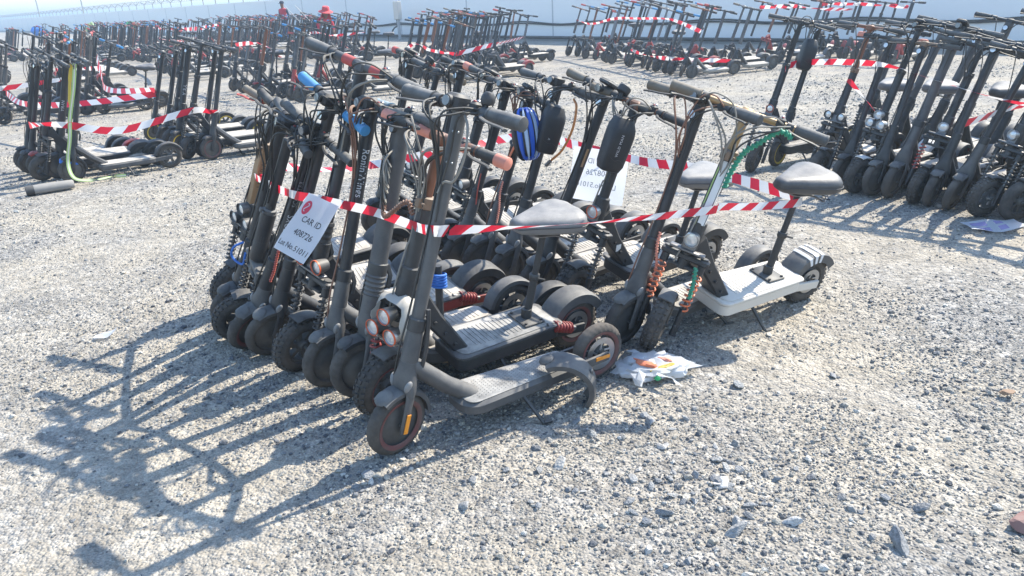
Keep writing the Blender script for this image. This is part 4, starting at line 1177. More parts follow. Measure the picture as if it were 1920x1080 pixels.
# ------------------------------------------------------------------ the far groups
GRIPS = [('grip_grey', 'grip_grey'), ('grip_black', 'grip_black'), ('grip_tan', 'grip_black'), ('grip_blue', 'grip_blue'), ('red_band', 'grip_black'), ('grip_black', 'grip_black')]
def block(key, a, b, n, rows, label, group, lod=0, lean=(0, 12), jit=.09, blue=False, depth=.98, hdg=H):
    a, b = Vector((*a, 0)), Vector((*b, 0)); back = -Vector((math.cos(R(hdg)), math.sin(R(hdg)), 0))
    for r_ in range(max(1, rows)):
        for i in range(n):
            p = a.lerp(b, (i + rnd.uniform(-.2, .2)) / max(1, n-1)) + back*(depth*r_) + Vector((rnd.uniform(-jit, jit), rnd.uniform(-jit, jit), 0))
            kd = rnd.choice(['mi', 'mi', 'off', 'max', 'off'])
            T_ = rnd.choice([1.04, 1.08, 1.12, 1.16, 1.22])
            scooter('%s_%d_%d' % (key, r_, i), p.x, p.y, hdg+rnd.uniform(-13, 13), rnd.uniform(*lean), T_, kd, label if rows == 0 else ('%s scooter from left, %s line of the %s' % (ORD[i], 'front' if r_ == 0 else 'rear', label)), group, lod, steer=rnd.uniform(-12, 34),
                    stemcol=rnd.choice(['black_paint', 'black_paint', 'black_worn', 'grey_paint', 'black_paint', 'brown', 'steel_dark', 'grey_paint']), grips=rnd.choice(GRIPS), dmat='deck_pale', deck='deck_blue' if blue and i == n-1 else ('deck_pale' if lod == 0 else 'grey_paint'),
                    seat=(.62 if kd == 'off' and rnd.random() < .35 else None), barw=rnd.choice([.46, .52]), bar=rnd.choice(['black_worn', 'black_worn', 'grey_paint', 'brown', 'steel_dark']), fend=rnd.choice(['dark_plastic']*5 + ['grey_paint']*4 + ['red_paint']), body=rnd.choice(['black_paint']*7 + ['grey_paint']*3 + ['red_paint']))
block('F1', (-9.1, 13.6), (-7.4, 12.0), 5, 2, 'block at the left edge', 'scooters cut by the left edge', 1)
block('F2', (-8.4, 15.1), (-6.25, 12.6), 6, 1, 'row that ends with a bright blue deck', 'scooters in the row with a blue deck', 1, blue=True)
block('F3', (-9.6, 22.6), (-7.27, 18.4), 9, 2, 'mid-left double row', 'scooters of the mid-left double row')
block('F4', (-5.04, 15.25), (-3.3, 12.9), 8, 2, 'small taped row behind the blue grips', 'scooters of the small taped row', 1)
block('F5', (-6.5, 26.0), (-4.45, 21.6), 12, 2, 'crowd before the red sun hat', 'scooters in front of the red sun hat')
block('F5b', (-9.8, 34.6), (-6.9, 29.6), 13, 2, 'crowd beside the red-vested person', 'scooters beside the red-vested person')
block('F6', (-2.05, 17.0), (-1.0, 14.7), 11, 2, 'dense top-centre crowd', 'scooters of the top-centre crowd')
block('F6b', (-1.95, 21.4), (-.46, 17.8), 12, 2, 'block behind the top-centre crowd', 'scooters at the back of the top-centre crowd')
block('F7', (1.76, 20.1), (3.3, 13.5), 17, 2, 'group right of top centre', 'scooters of the row right of top centre', 0, (5, 12))
block('F8', (5.2, 16.8), (5.55, 15.0), 5, 1, 'short row left of the right group', 'scooters by the wall left of the right group', 0, (5, 12))
block('F8b', (6.3, 16.9), (7.1, 14.2), 11, 1, 'wall-side row behind the right group', 'scooters behind the right group', 0, (3, 9))
for cx, cy in ((-31, 55.5), (-28.3, 52.8), (-23.5, 47.5), (-20.2, 45.5)):
    block('F10%d' % int(cx), (cx-.45, cy+.6), (cx+.45, cy-.6), 5, 0, 'tiny dark scooter in the farthest clumps under the barbed wire', 'scooters of the farthest clumps')
block('F10b', (-17.0, 46.6), (-13.4, 42.0), 12, 1, 'far row left of the red-vested person', 'scooters of the far row')
block('F10c', (-18.4, 41.5), (-10.2, 29.3), 18, 2, 'long far double row at upper left', 'scooters of the long far double row')
block('F11', (-19.2, 33.6), (-14.5, 26.8), 13, 2, 'crowd at the upper left edge', 'scooters of the upper left crowd')

def crowd_rest():
    """what stands beyond the three hundred nearest scooters: one tangled mass"""
    tmpl = []
    for key in ('F5_0_1', 'F5_0_4', 'F5_0_8', 'F6_0_2', 'F6_0_5', 'F6_0_9', 'F7_0_4', 'F7_0_9', 'F6_1_3', 'F5_1_6'):
        q = SCOOT[key]; inv = q['Mw'].inverted(); V = []; F = []; Mx = []
        def walk(o, M):
            for ch in o.children:
                Mc = M @ ch.matrix_basis; me = ch.data; b0 = len(V)
                V.extend((Mc @ v.co)[:] for v in me.vertices)
                for p in me.polygons: F.append(tuple(b0+i for i in p.vertices)); Mx.append(me.materials[p.material_index].name)
                walk(ch, Mc)
        walk(q['root'], Matrix.Identity(4)); tmpl.append((V, F, Mx))
    rg = random.Random(77); V, F, MI = [], [], []; names = []
    def row(a, b, n, rows, dep=1.0):
        a, b = Vector((*a, 0)), Vector((*b, 0)); back = -Vector((math.cos(R(H)), math.sin(R(H)), 0))
        for r_ in range(rows):
            for i in range(n):
                p = a.lerp(b, (i+rg.uniform(-.35, .35))/max(1, n-1)) + back*dep*r_ + Vector((rg.uniform(-.12, .12), rg.uniform(-.12, .12), 0))
                M = Matrix.Translation(p) @ Matrix.Rotation(R(H+rg.uniform(-14, 14)), 4, 'Z') @ Matrix.Rotation(-R(rg.uniform(-3, 14)), 4, 'X')
                tv, tf, tm = rg.choice(tmpl); b0 = len(V)
                V.extend((M @ Vector(v))[:] for v in tv)
                for f in tf: F.append(tuple(b0+k for k in f))
                for m_ in tm:
                    if m_ not in names: names.append(m_)
                    MI.append(names.index(m_))
    row((-14.6, 31.0), (-11.6, 26.4), 14, 2); row((-11.6, 35.6), (-8.6, 30.8), 15, 2); row((-23.0, 46.5), (-17.6, 39.4), 18, 2); row((-11.6, 20.6), (-9.8, 17.6), 8, 1); row((-17.6, 24.4), (-14.2, 19.6), 12, 2); row((-19.0, 37.0), (-13.2, 28.6), 20, 2); row((-24.5, 38.5), (-19.5, 31.0), 20, 2); row((-15.4, 44.4), (-9.8, 36.2), 24, 2)
    row((-8.9, 27.2), (-6.6, 23.0), 12, 1); row((-7.2, 28.6), (-5.2, 24.6), 14, 1); row((-1.5, 19.4), (-.8, 17.6), 7, 1); row((-2.3, 22.9), (-1.7, 21.5), 6, 1)
    row((-13.0, 24.6), (-10.4, 20.4), 11, 1)
    me = bpy.data.meshes.new('far_scooter_crowd'); me.from_pydata(V, [], F)
    for k in names: me.materials.append(bpy.data.materials[k])
    me.polygons.foreach_set('material_index', MI); me.polygons.foreach_set('use_smooth', [True]*len(F)); me.set_sharp_from_angle(angle=R(40)); me.update()
    tag(link('far_scooter_crowd', me), 'tangled mass of far dark scooters standing behind the nearer rows', 'scooters', None, 'stuff')
    print('crowd tris', sum(len(f)-2 for f in F))
crowd_rest()

def project(p):
    d = Vector(p) - Vector((0, 0, CAM_H)); z_ = d.dot(f_)
    return (960 + 1450*d.dot(cr_)/z_, 540 - 1450*d.dot(cu_)/z_)

# ------------------------------------------------------------------ barrier tape
def tape(name, pts, label, width=.05, twist=None, group='red and white barrier tapes', knot=None, stripe=.064, sag=.0, seed=1, n=8):
    rg = random.Random(seed)
    P = smooth_path(pts, n) if len(pts) > 2 else [Vector(pts[0]).lerp(Vector(pts[1]), i/16) - Vector((0, 0, sag*4*(i/16)*(1-i/16))) for i in range(17)]
    L = [0.0]
    for a, b in zip(P, P[1:]): L.append(L[-1] + (b-a).length)
    T = L[-1]; tw = twist or [0]
    def at(u):
        u = max(0, min(T, u))
        i = next((k for k in range(len(L)-1) if L[k+1] >= u), len(L)-2)
        q = (u-L[i])/max(1e-6, L[i+1]-L[i])
        p = P[i].lerp(P[i+1], q); t = (P[i+1]-P[i]).normalized()
        x = u/T*(len(tw)-1); k = min(int(x), len(tw)-2) if len(tw) > 1 else 0
        g = R(tw[k] + (tw[k+1]-tw[k])*(x-k)) if len(tw) > 1 else R(tw[0])
        up = Vector((0, 0, 1)); up = (up - t*up.dot(t)).normalized(); sd = t.cross(up)
        return p, up*math.cos(g) + sd*math.sin(g), sd
    b = MB(); sub = 4; step = stripe/sub; k = int(T/step)
    for i in range(k+1):
        u = i*step; row = []
        for w_ in (-.5, 0, .5):
            p, nn, sd = at(u + w_*stripe*.55)
            wob = math.sin(u*23+w_*2)*.0016*rg.uniform(.6, 1.2)
            row.append(p + nn*(w_*width) + sd*wob)
        b.v += [tuple(v) for v in row]
        if i:
            o = (i-1)*3; mi = (i-1)//sub % 2
            for j in range(2): b.f.append((o+j, o+j+1, o+j+4, o+j+3)); b.m.append(mi)
    o = link(name, b.mesh('barrier_tape', ['tape_red', 'tape_white'], 60)); tag(o, label, 'tape', group)
    if knot is not None:
        kb = MB()
        for i in range(5):
            c = Vector(knot) + Vector((rg.uniform(-.014, .014), rg.uniform(-.014, .014), rg.uniform(-.014, .014)))
            kb.ell(c, (rg.uniform(.008, .018), rg.uniform(.004, .012), rg.uniform(.008, .018)), 7, 5, 0 if i else 1, Matrix.Rotation(rg.uniform(0, 3), 3, 'X'))
        link('knot', kb.mesh('knot', ['tape_red', 'tape_white'], 20), o)
    return o
post = SCOOT['B1']['Mw'] @ Vector((-.69, 0, .575))
tape_pts = [on_stem('A1', .625, -.005, .035), on_stem('A1', .622, .04, .03), on_stem('A4', .725, .05, .01), on_stem('A6', .655, .05, .02), on_stem('A8', .625, .05, .02), on_stem('A9', .63, .04, .02), on_stem('A10', .685, .035, .026), on_stem('A10', .69, -.02, .036)]
tape('barrier_tape', tape_pts, 'front run of barrier tape along the near row, holding the lot notice', .037, [0, 10, -5, 8, 0, 5, 0, 10, 5], knot=on_stem('A1', .63, .03, .045), seed=3)
tape('barrier_tape', [on_stem('A10', .69, -.025, .034), on_stem('A10', .69, -.025, .034).lerp(on_stem('B1', .545, .035, .035), .35) + Vector((0, 0, -.012)), on_stem('A10', .69, -.025, .034).lerp(on_stem('B1', .545, .035, .035), .7) + Vector((0, 0, -.010)), on_stem('B1', .545, .035, .035), on_stem('B1', .55, -.01, .04), post.lerp(on_stem('B1', .55, 0, .05), .5) + Vector((0, 0, -.01)), post + Vector((-.01, -.03, -.004)), post + Vector((.028, .01, .004))],
     'twisted barrier tape from the nearest scooter past the gold-stemmed scooter to its seat post', .036, [10, 60, 78, 60, 30, 10, 25, 10, 0], seed=4)
tape('barrier_tape', [post + Vector((.02, .028, .006)), (1.0, 3.93, .575), (.78, 4.18, .57), (.58, 4.45, .585), (.36, 4.78, .60), (.20, 5.06, .62)], 'barrier tape behind the back row, holding the reversed notice', .05, [10, 40, 20, 60, 20, 0], seed=5)
tape('barrier_tape', [(.20, 5.06, .62), (-.35, 4.68, .60), (-.9, 4.28, .60), on_stem('A1', .66, -.03, -.03)], 'barrier tape closing the far side of the near group', .05, [0, 50, 20, 70, 10], seed=6)
def between(k1, s1, k2, s2, *mid): return [on_stem(k1, s1, .04, 0)] + [Vector(m) for m in mid] + [on_stem(k2, s2, .04, 0)]
tape('barrier_tape', [on_stem('D1', .40, .05, .02), on_stem('D2', .44, .06, .02), on_stem('D4', .42, .05, .03), (-3.7, 7.62, .42), on_stem('E4', .40, .05, .02), on_stem('E5', .37, .04, .02), on_stem('E5', .38, -.03, .02)], 'broad barrier tape between the strapped scooters and the left-centre group', .068, [0, 50, 55, 10, 0, 0, 5, 20, 40], seed=7, stripe=.14)
tape('barrier_tape', [on_stem('E1', .46, .03), (-4.9, 9.6, .50), (-5.6, 9.9, .46), (-6.4, 10.6, .44), (-7.3, 11.8, .48)], 'barrier tape running to the left edge behind the strapped group', .07, [0, 30, 0, 60, 10], seed=8, stripe=.14)
tape('barrier_tape', [on_stem('E1', .50, .03), (-5.2, 10.6, .55), (-5.9, 11.9, .62), (-6.2, 12.5, .9)], 'barrier tape slung up towards the blue-decked scooter', .07, [0, 40, 10, 30], seed=9, stripe=.14)
tape('barrier_tape', [on_stem('C1', .72, -.02, .02), on_stem('C1', .72, .045, .01), on_stem('C2', .74, .05, 0), on_stem('C4', .78, .05), on_stem('C7', .70, .05), on_stem('C10', .62, .05), on_stem('C13', .55, .05)], 'barrier tape stretched across the front of the right group', .046, [0, 0, 5, 20, 75, 80, 50, 40], seed=10, stripe=.11)
tape('barrier_tape', [on_stem('C9', .45, -.04), on_stem('CB5', .45, .04), on_stem('CB8', .42, .04)], 'lower barrier tape inside the right group', .06, [20, 40, 10], seed=11, stripe=.13)
tape('barrier_tape', [on_stem('C3', .66, .05), on_stem('C4', .50, .05, .05), on_stem('C5', .40, .05, .04)], 'short tape end hanging between right-group stems', .05, [0, 60, 20], seed=12, stripe=.12)
def ftape(keys, label, zf=.55, seed=20, width=.075, stripe=.2):
    P = [on_stem(k_, zf + rnd.uniform(-.10, .10), .06) for k_ in keys]
    tape('barrier_tape', P, label, width, [rnd.uniform(0, 80) for _ in range(9)], seed=seed, stripe=stripe, n=5)
ftape(['F7_0_0', 'F7_0_3', 'F7_0_6', 'F7_0_9', 'F7_0_12', 'F7_0_16'], 'barrier tape along the front of the group right of top centre', .75, 21)
ftape(['F7_0_8', 'F7_0_11', 'F7_0_14', 'F7_1_16'], 'drooping low barrier tape on the group right of top centre', .18, 22)
ftape(['F6_0_0', 'F6_0_3', 'F6_0_6', 'F6_0_10'], 'barrier tape along the front of the top-centre crowd', .45, 23)
ftape(['F6_0_10', 'F6_1_10', 'F6b_1_11'], 'barrier tape round the right end of the top-centre crowd', .40, 24)
ftape(['F5_0_2', 'F5_0_6', 'F5_0_9', 'F5_0_11', 'F5_1_11'], 'barrier tape round the crowd before the red sun hat', .55, 25)
ftape(['F4_0_0', 'F4_0_2', 'F4_0_4'], 'barrier tape across the small row behind the blue grips', .75, 26)
ftape(['F8_0_0', 'F8_0_2', 'F8_0_4', 'F8b_0_4'], 'barrier tape along the short row left of the right group', .85, 27)
ftape(['F8b_0_0', 'F8b_0_5', 'F8b_0_10'], 'barrier tape on the row by the wall behind the right group', .85, 28)
ftape(['F3_0_0', 'F3_0_4', 'F3_0_8'], 'barrier tape on the mid-left double row', .7, 29)
ftape(['F2_0_0', 'F2_0_3', 'F2_0_5'], 'barrier tape on the row with the blue deck', .5, 30)
ftape(['F10c_0_0', 'F10c_0_6', 'F10c_0_12', 'F10c_0_17'], 'faint barrier tape on the long far double row', .8, 31, .14, .4)
ftape(['F1_0_0', 'F1_0_2', 'F1_0_4', 'F1_1_4'], 'barrier tape on the block at the left edge', .5, 32)

# ------------------------------------------------------------------ notices
def notice(label, Mw, wd, ht, rev=False):
    b = MB(); nx, ny = 8, 10
    def wave(u, v): return .010*math.sin(u*3.2+.6)*(1-v)*.8 + .006*math.sin(v*5+u*2)*(1-v)
    for j in range(ny+1):
        for i in range(nx+1):
            u, v = i/nx, j/ny; b.v.append(((u-.5)*wd, (v-1)*ht, wave(u, v)))
    for j in range(ny):
        for i in range(nx): b.f.append((j*(nx+1)+i, j*(nx+1)+i+1, (j+1)*(nx+1)+i+1, (j+1)*(nx+1)+i)); b.m.append(0)
    o = link('notice', b.mesh('notice', ['paper'], 80)); o.matrix_world = Mw; tag(o, label, 'sign', 'lot notices')
    def put(txt, size, cx, cy, m_, mirror=False):
        me = text_mesh(txt, size); xs = [v.co.x for v in me.vertices]; c = (max(xs)+min(xs))/2
        for v in me.vertices:
            x = (v.co.x-c); x = -x if mirror else x
            X = cx + x; Y = cy + v.co.y; u = X/wd+.5; vv = Y/ht+1
            v.co = (X, Y, wave(u, vv) + .0012)
        me.materials.clear(); me.materials.append(MATS[m_]); link('lettering', me, o)
    m_ = 'ink_soft' if rev else 'ink'
    if not rev:
        put('CAR ID', .036, .012, -.112, m_); put('408726', .036, .012, -.168, m_); put('Lot No.51011', .032, .002, -.226, m_)
        # round red mark at the upper left, with a pale swirl
        b = MB(); cx, cy = -.060, -.056; N = 28
        b.v = [(cx, cy, wave(cx/wd+.5, cy/ht+1)+.001)] + [(cx+.024*math.cos(2*math.pi*i/N), cy+.030*math.sin(2*math.pi*i/N), wave((cx+.024*math.cos(2*math.pi*i/N))/wd+.5, (cy+.03*math.sin(2*math.pi*i/N))/ht+1)+.001) for i in range(N)]
        b.f = [(0, 1+i, 1+(i+1) % N) for i in range(N)]; b.m = [0]*N
        link('emblem', b.mesh('emblem', ['logo_red']), o)
        b = MB(); P = []
        for i in range(22):
            g = i/21*2*math.pi*.9; s_ = 1 if i < 11 else -1
            P.append((cx+.009*math.sin(g*1.1), cy+.017*math.cos(g*.52), wave(cx/wd+.5, cy/ht+1)+.0022))
        b.tube(P, .0022, 5); link('emblem_swirl', b.mesh('emblem_swirl', ['paper']), o)
        pass
    else:
        put('CAR ID', .042, -.005, -.085, m_, True); put('408726', .046, -.005, -.15, m_, True); put('Lot No.51016', .042, -.005, -.22, m_, True)
    return o
def basis_m(origin, xa, ya):
    xa = Vector(xa).normalized(); ya = Vector(ya); ya = (ya - xa*ya.dot(xa)).normalized(); za = xa.cross(ya)
    return Matrix(((xa.x, ya.x, za.x, origin[0]), (xa.y, ya.y, za.y, origin[1]), (xa.z, ya.z, za.z, origin[2]), (0, 0, 0, 1)))
pm_ = on_stem('A6', .655, .05, .02).lerp(on_stem('A4', .725, .05, .01), .10) + Vector((-.03, -.02, .012))
notice('white lot notice with red emblem reading CAR ID 408726, hanging from the front tape', basis_m(pm_ + Vector((.055, -.055, .008)), (.70, -.70, -.13), (.58, .36, .73)), .20, .25)
notice('white notice seen from behind with reversed lettering, hanging on the back tape', basis_m((.55, 4.40, .612), (.90, -.42, -.10), (.06, .14, .98)), .33, .30, True)

# ------------------------------------------------------------------ things hung on the scooters
def pouch(key, s, f, l, label, yaw=70, size=1.0, txt=None):
    q = SCOOT[key]; M = q['Ms'] @ Matrix.Translation((f, l, s)) @ Matrix.Rotation(R(yaw), 4, 'Z')
    root = empty('handlebar_pouch', None, label, 'pouch', 'hard pouches on handlebars', M)
    b = MB(); rings = []
    for z, a, c, off in ((-.118, .020, .030, -.006), (-.112, .034, .044, -.002), (-.085, .043, .052, 0), (0, .046, .055, 0), (.05, .046, .055, 0), (.075, .042, .053, -.003), (.112, .026, .040, -.010), (.120, .012, .028, -.014)):
        rr = []
        for j in range(24):
            g = 2*math.pi*j/24; e = .42
            cx = math.copysign(abs(math.cos(g))**e, math.cos(g)); sy = math.copysign(abs(math.sin(g))**e, math.sin(g))
            rr.append(Vector((a*cx*size + off, c*sy*size, z*size)))
        rings.append(rr)
    b.loft(rings); link('shell', b.mesh('shell', ['bag_black'], 28), root)
    b = MB().tube(smooth_path([(.047*size, -.035*size, -.05*size), (.0475*size, -.01*size, -.062*size), (.0475*size, .01*size, -.056*size), (.047*size, .038*size, -.07*size)], 4), .0012, 5)
    link('seam', b.mesh('seam', ['dark_plastic']), root)
    b = MB().box((-.055*size, 0, .03), (.03, .03, .05), .004).tube([(-.02, 0, .11*size), (-.06, 0, .13*size), (-.075, 0, .10)], .006, 6)
    link('strap', b.mesh('strap', ['dark_plastic']), root)
    if txt:
        me = text_mesh(txt, .017*size, 1.15)
        for v in me.vertices: u, w_ = v.co.x, v.co.y; v.co = (.0475*size, -(w_)-.004, u-.045*size)
        me.materials.clear(); me.materials.append(MATS['lettering']); link('lettering', me, root)
    return root
pouch('B3', .73, .075, .02, 'large black hard pouch hung before the brown handlebar, white lettering down it', 64, 1.05, 'WILD MAN')
pouch('B5', .76, .05, .075, 'black hard pouch hanging beside the blue helmet', 64, 1.0, 'V')
pouch('C2', .80, .07, .01, 'black hard pouch behind the tape of the right group', 55, 1.05)
def helmet():
    M = SCOOT['B5']['Ms'] @ Matrix.Translation((.10, -.03, .70)) @ Matrix.Rotation(R(62), 4, 'Z') @ Matrix.Rotation(R(72), 4, 'Y') @ Matrix.Rotation(R(18), 4, 'Z')
    root = empty('bicycle_helmet', None, 'blue and black bicycle helmet with vents hanging from a handlebar', 'helmet', None, M)
    rx, ry, rz = .125, .078, .078
    def pt(g, h, k=1.0):   # g: along front-back 0..pi ; h: across -1..1
        a = h*1.38; r_ = math.sin(max(.04, g))**.55
        return Vector((rx*math.cos(g)*k, ry*math.sin(a)*r_*k, rz*math.cos(a)*r_*k*(1.0 + .10*math.cos(g))))
    def strip(h0, h1, g0, g1, k0, k1, m_, name):
        b = MB(); n = 14; rings = []
        for i in range(n+1):
            g = g0 + (g1-g0)*i/n; t = math.sin(math.pi*i/n)
            c = (h0+h1)/2; hw = (h1-h0)/2*(.55+.45*t)
            rings.append([pt(g, c-hw, k0), pt(g, c-hw*.6, k1), pt(g, c+hw*.6, k1), pt(g, c+hw, k0)])
        b.loft(rings, True, True); return link(name, b.mesh(name, [m_], 50), root)
    b = MB(); rings = []
    for i in range(13):
        g = .16 + (math.pi-.32)*i/12; rings.append([pt(g, -1+2*j/14, .93) for j in range(15)] + [pt(g, 1-2*j/14, .84) for j in range(15)])
    b.loft(rings); link('shell', b.mesh('shell', ['helmet_black'], 50), root)
    for h0, h1, m_ in ((-1.0, -.74, 'helmet_black'), (-.66, -.40, 'helmet_blue'), (-.30, -.10, 'helmet_pale'), (-.05, .20, 'helmet_blue'), (.28, .44, 'helmet_pale'), (.48, .78, 'helmet_blue'), (.84, 1.0, 'helmet_black')):
        strip(h0, h1, .12, math.pi-.12, .94, 1.04, m_, 'rib')
    strip(-.9, .9, .10, .42, .95, 1.03, 'helmet_blue', 'brow'); strip(-.8, .8, 2.75, 3.02, .95, 1.03, 'helmet_blue', 'rear_cap')
    b = MB()
    for s_ in (-1, 1): b.tube(smooth_path([(.05, s_*.075, -.0), (.02, s_*.06, -.06), (.0, .0, -.13)], 5), .004, 5, 0, (0, 1, 0), (1.8, .4))
    link('chin_strap', b.mesh('chin_strap', ['cable']), root)
helmet()
def cord(pts, r, m_, name, label, coil=None, n=8, group=None, cat='cord'):
    b = MB(); P = smooth_path(pts, n)
    if coil:
        Q = []; a = Vector((0, 0, 1)); L = 0; prev = P[0]
        dense = []
        for p, q in zip(P, P[1:]):
            for k in range(6): dense.append(p.lerp(q, k/6))
        for i, p in enumerate(dense):
            t = dense[min(i+1, len(dense)-1)] - dense[max(0, i-1)]; a, bb = frame_of(t, a); L += (p-prev).length; prev = p
            g = L/coil*2*math.pi; Q.append(p + (a*math.cos(g) + bb*math.sin(g))*r)
        b.tube(P, r*.9, 6); b.tube(Q, r*.55, 5)
    else: b.tube(P, r, 8)
    return tag(link(name, b.mesh(name, [m_])), label, cat, group)
S_ = SCOOT['B1']['S']
cord([on_stem('B1', S_-.03, .03, .19), on_stem('B1', S_-.02, .05, .14), on_stem('B1', .84, .055, .085), on_stem('B1', .79, .05, .05), on_stem('B1', .70, .04, .035), on_stem('B1', .64, .035, .036)], .0085, 'rope_green', 'cable_lock', 'green coiled cable lock draped from the gold handlebar', .018, cat='lock')
cord([on_stem('B1', .30, .05, .06), on_stem('B1', .24, .06, .075), on_stem('B1', .17, .06, .085)], .007, 'rope_green', 'cable_lock', 'short green cable end beside the red fork spring', .016, cat='lock')
cord([on_stem('B5', .93, .03, .15), on_stem('B5', .90, .04, .19), on_stem('B5', .80, .04, .205), on_stem('B5', .69, .03, .17), on_stem('B5', .62, .02, .11)], .006, 'rope_orange', 'cable_lock', 'orange cable lock looping beside the black pouch', cat='lock')
cord([on_stem('B5', .62, .02, .11), on_stem('B5', .585, .02, .085)], .010, 'steel_dark', 'cable_lock_barrel', 'dark metal barrel at the end of the orange cable lock', n=2, cat='lock')
cord([on_stem('B2', .42, .02, .035), on_stem('B2', .36, .02, .042), on_stem('B2', .28, -.01, .05), on_stem('B2', .20, -.03, .05)], .005, 'salmon', 'cord', 'braided salmon cord hanging beside the long black stem', .013)
cord([on_stem('A4', .50, .03, .035), on_stem('A4', .44, .035, .045), on_stem('A4', .36, .03, .05), on_stem('A4', .30, .03, .048)], .005, 'cable_red', 'cord', 'red twisted cord hanging on the lettered black scooter', .012)
cord([on_stem('A2', .37, .04, .0), on_stem('A2', .33, .07, -.02), on_stem('A2', .27, .06, -.03), on_stem('A2', .26, .03, .02), on_stem('A2', .33, .035, .03)], .0055, 'rope_blue', 'cord', 'blue cable ring below the triple headlights')
b_ = MB(); cx_ = on_stem('B9', .30, 0, .0) + Vector((-.02, -.03, 0))
for i in range(5): b_.revolve([(.030, 0), (.037, .004), (.037, .010), (.030, .013)], 18, o=SCOOT['A7']['Mw'] @ Vector((-.52, -.02, .30+.013*i)), ax=(.1, .1, 1), ref=(1, 0, 0), closed=True)
b_.tube([SCOOT['A7']['Mw'] @ Vector((-.52, -.02, .145)), SCOOT['A7']['Mw'] @ Vector((-.52, -.02, .40))], .017, 10, 1)
tag(link('coiled_cable', b_.mesh('coiled_cable', ['rope_blue', 'black_worn'])), 'coil of blue cable round a short post between the near stems', 'cable')
cord([on_stem('B6', .45, .03, .02), on_stem('B6', .38, .035, .035), on_stem('B6', .30, .02, .045), on_stem('B6', .22, .01, .045)], .0045, 'salmon', 'cord', 'braided salmon cord on the ribboned grey-necked scooter', .012)
cord([on_stem('B7', .48, .03, .02), on_stem('B7', .40, .035, .035), on_stem('B7', .31, .02, .04)], .0035, 'cable_red', 'cord', 'thin red cord on the back-row scooter two behind the helmet')
cord([on_stem('A8', .66, .035, .03), on_stem('A8', .63, .05, .09), on_stem('A9', .69, .02, -.07), on_stem('A9', .66, .03, -.02)], .007, 'cable_copper', 'chain', 'rusty cord strung from the thick grey stem to the brown one', .012)

# lime strap on the left group
def strap():
    P = [on_stem('D4', .98, .05, .03), on_stem('D4', .75, .05, .05), on_stem('D4', .5, .055, .03), on_stem('D4', .3, .05, .05), on_stem('D4', .08, .05, .05), (-4.00, 7.14, .07), (-3.86, 7.18, .035), (-3.72, 7.28, .04), (-3.62, 7.34, .03)]
    Pp = smooth_path(P, 6); b = MB(); k = len(Pp)
    for i, p in enumerate(Pp):
        t = (Pp[min(i+1, k-1)]-Pp[max(i-1, 0)]).normalized(); w_ = Vector((.85, .5, 0)); w_ = (w_ - t*w_.dot(t)).normalized()*.016
        nn = t.cross(w_).normalized()*.0015
        b.v += [tuple(p-w_), tuple(p-w_*.3+nn), tuple(p+w_*.3+nn), tuple(p+w_)]
        if i:
            o = (i-1)*4
            for j in range(3): b.f.append((o+j, o+j+1, o+j+5, o+j+4)); b.m.append(1 if j == 1 else 0)
    tag(link('strap', b.mesh('strap', ['lime', 'deck_white'], 60)), 'lime and white strap hanging from a left-group scooter and trailing on gravel', 'strap')
    P2 = [on_stem('D4', .97, .06, -.02), on_stem('D4', .8, .06, -.04), on_stem('D4', .6, .055, -.03)]
    b = MB().tube(smooth_path(P2, 5), [.02]*5+[.014]*5+[.004], 6, 0, (0, 1, 0), (.25, 1)); tag(link('strap', b.mesh('strap', ['yellow'], 60)), 'short yellow ribbon end beside the lime strap', 'strap')
    b = MB().box((0, 0, 0), (.16, .035, .05), .008); o = link('cable_tie', b.mesh('cable_tie', ['rope_blue'])); o.matrix_world = SCOOT['D4']['Ms'] @ Matrix.Translation((.03, .0, .075)); tag(o, 'blue band across the front wheel of the strapped scooter', 'band')
strap()

# ------------------------------------------------------------------ litter and loose things on the gravel
def grey_roll():
    b = MB(); rings = []
    for x, r_ in ((-.19, .030), (-.185, .040), (-.12, .044), (.0, .045), (.13, .043), (.18, .041), (.19, .034)):
        rings.append([Vector((x, r_*1.15*math.cos(2*math.pi*j/20), r_*math.sin(2*math.pi*j/20)*(1 if math.sin(2*math.pi*j/20) > -.6 else .85))) for j in range(20)])
    b.loft(rings); b.tube([(-.194, 0, 0), (-.13, 0, 0)], .0465, 18, 1, (0, 1, 0), (1.13, 1))
    o = link('foam_roll', b.mesh('foam_roll', ['foam_grey', 'dark_plastic'])); o.location = (-4.10, 6.90, .042); o.rotation_euler = (0, 0, R(35)); tag(o, 'dusty grey padded roll lying on the gravel by the strapped scooters', 'roll')
grey_roll()
def crumpled(name, loc, size, m_, label, cat, seed, flat=.4, group=None, nu=26, nv=14):
    rg = random.Random(seed); b = MB(); rings = []
    for i in range(nv+1):
        th = math.pi*i/nv; rr = []
        for j in range(nu):
            g = 2*math.pi*j/nu; d = Vector((math.sin(th)*math.cos(g), math.sin(th)*math.sin(g), -math.cos(th)))
            k = 1 + .34*mnoise.noise(d*1.7 + Vector((seed, 0, 0))) + .24*mnoise.noise(d*4.1 + Vector((0, seed, 0))) + .12*mnoise.noise(d*9.3)
            p = Vector((d.x*size[0]*k, d.y*size[1]*k, max(-flat, d.z)*size[2]*k)); rr.append(p)
        rings.append(rr)
    b.loft(rings); o = link(name, b.mesh(name, [m_], 22)); o.location = loc
    return tag(o, label, cat, group)
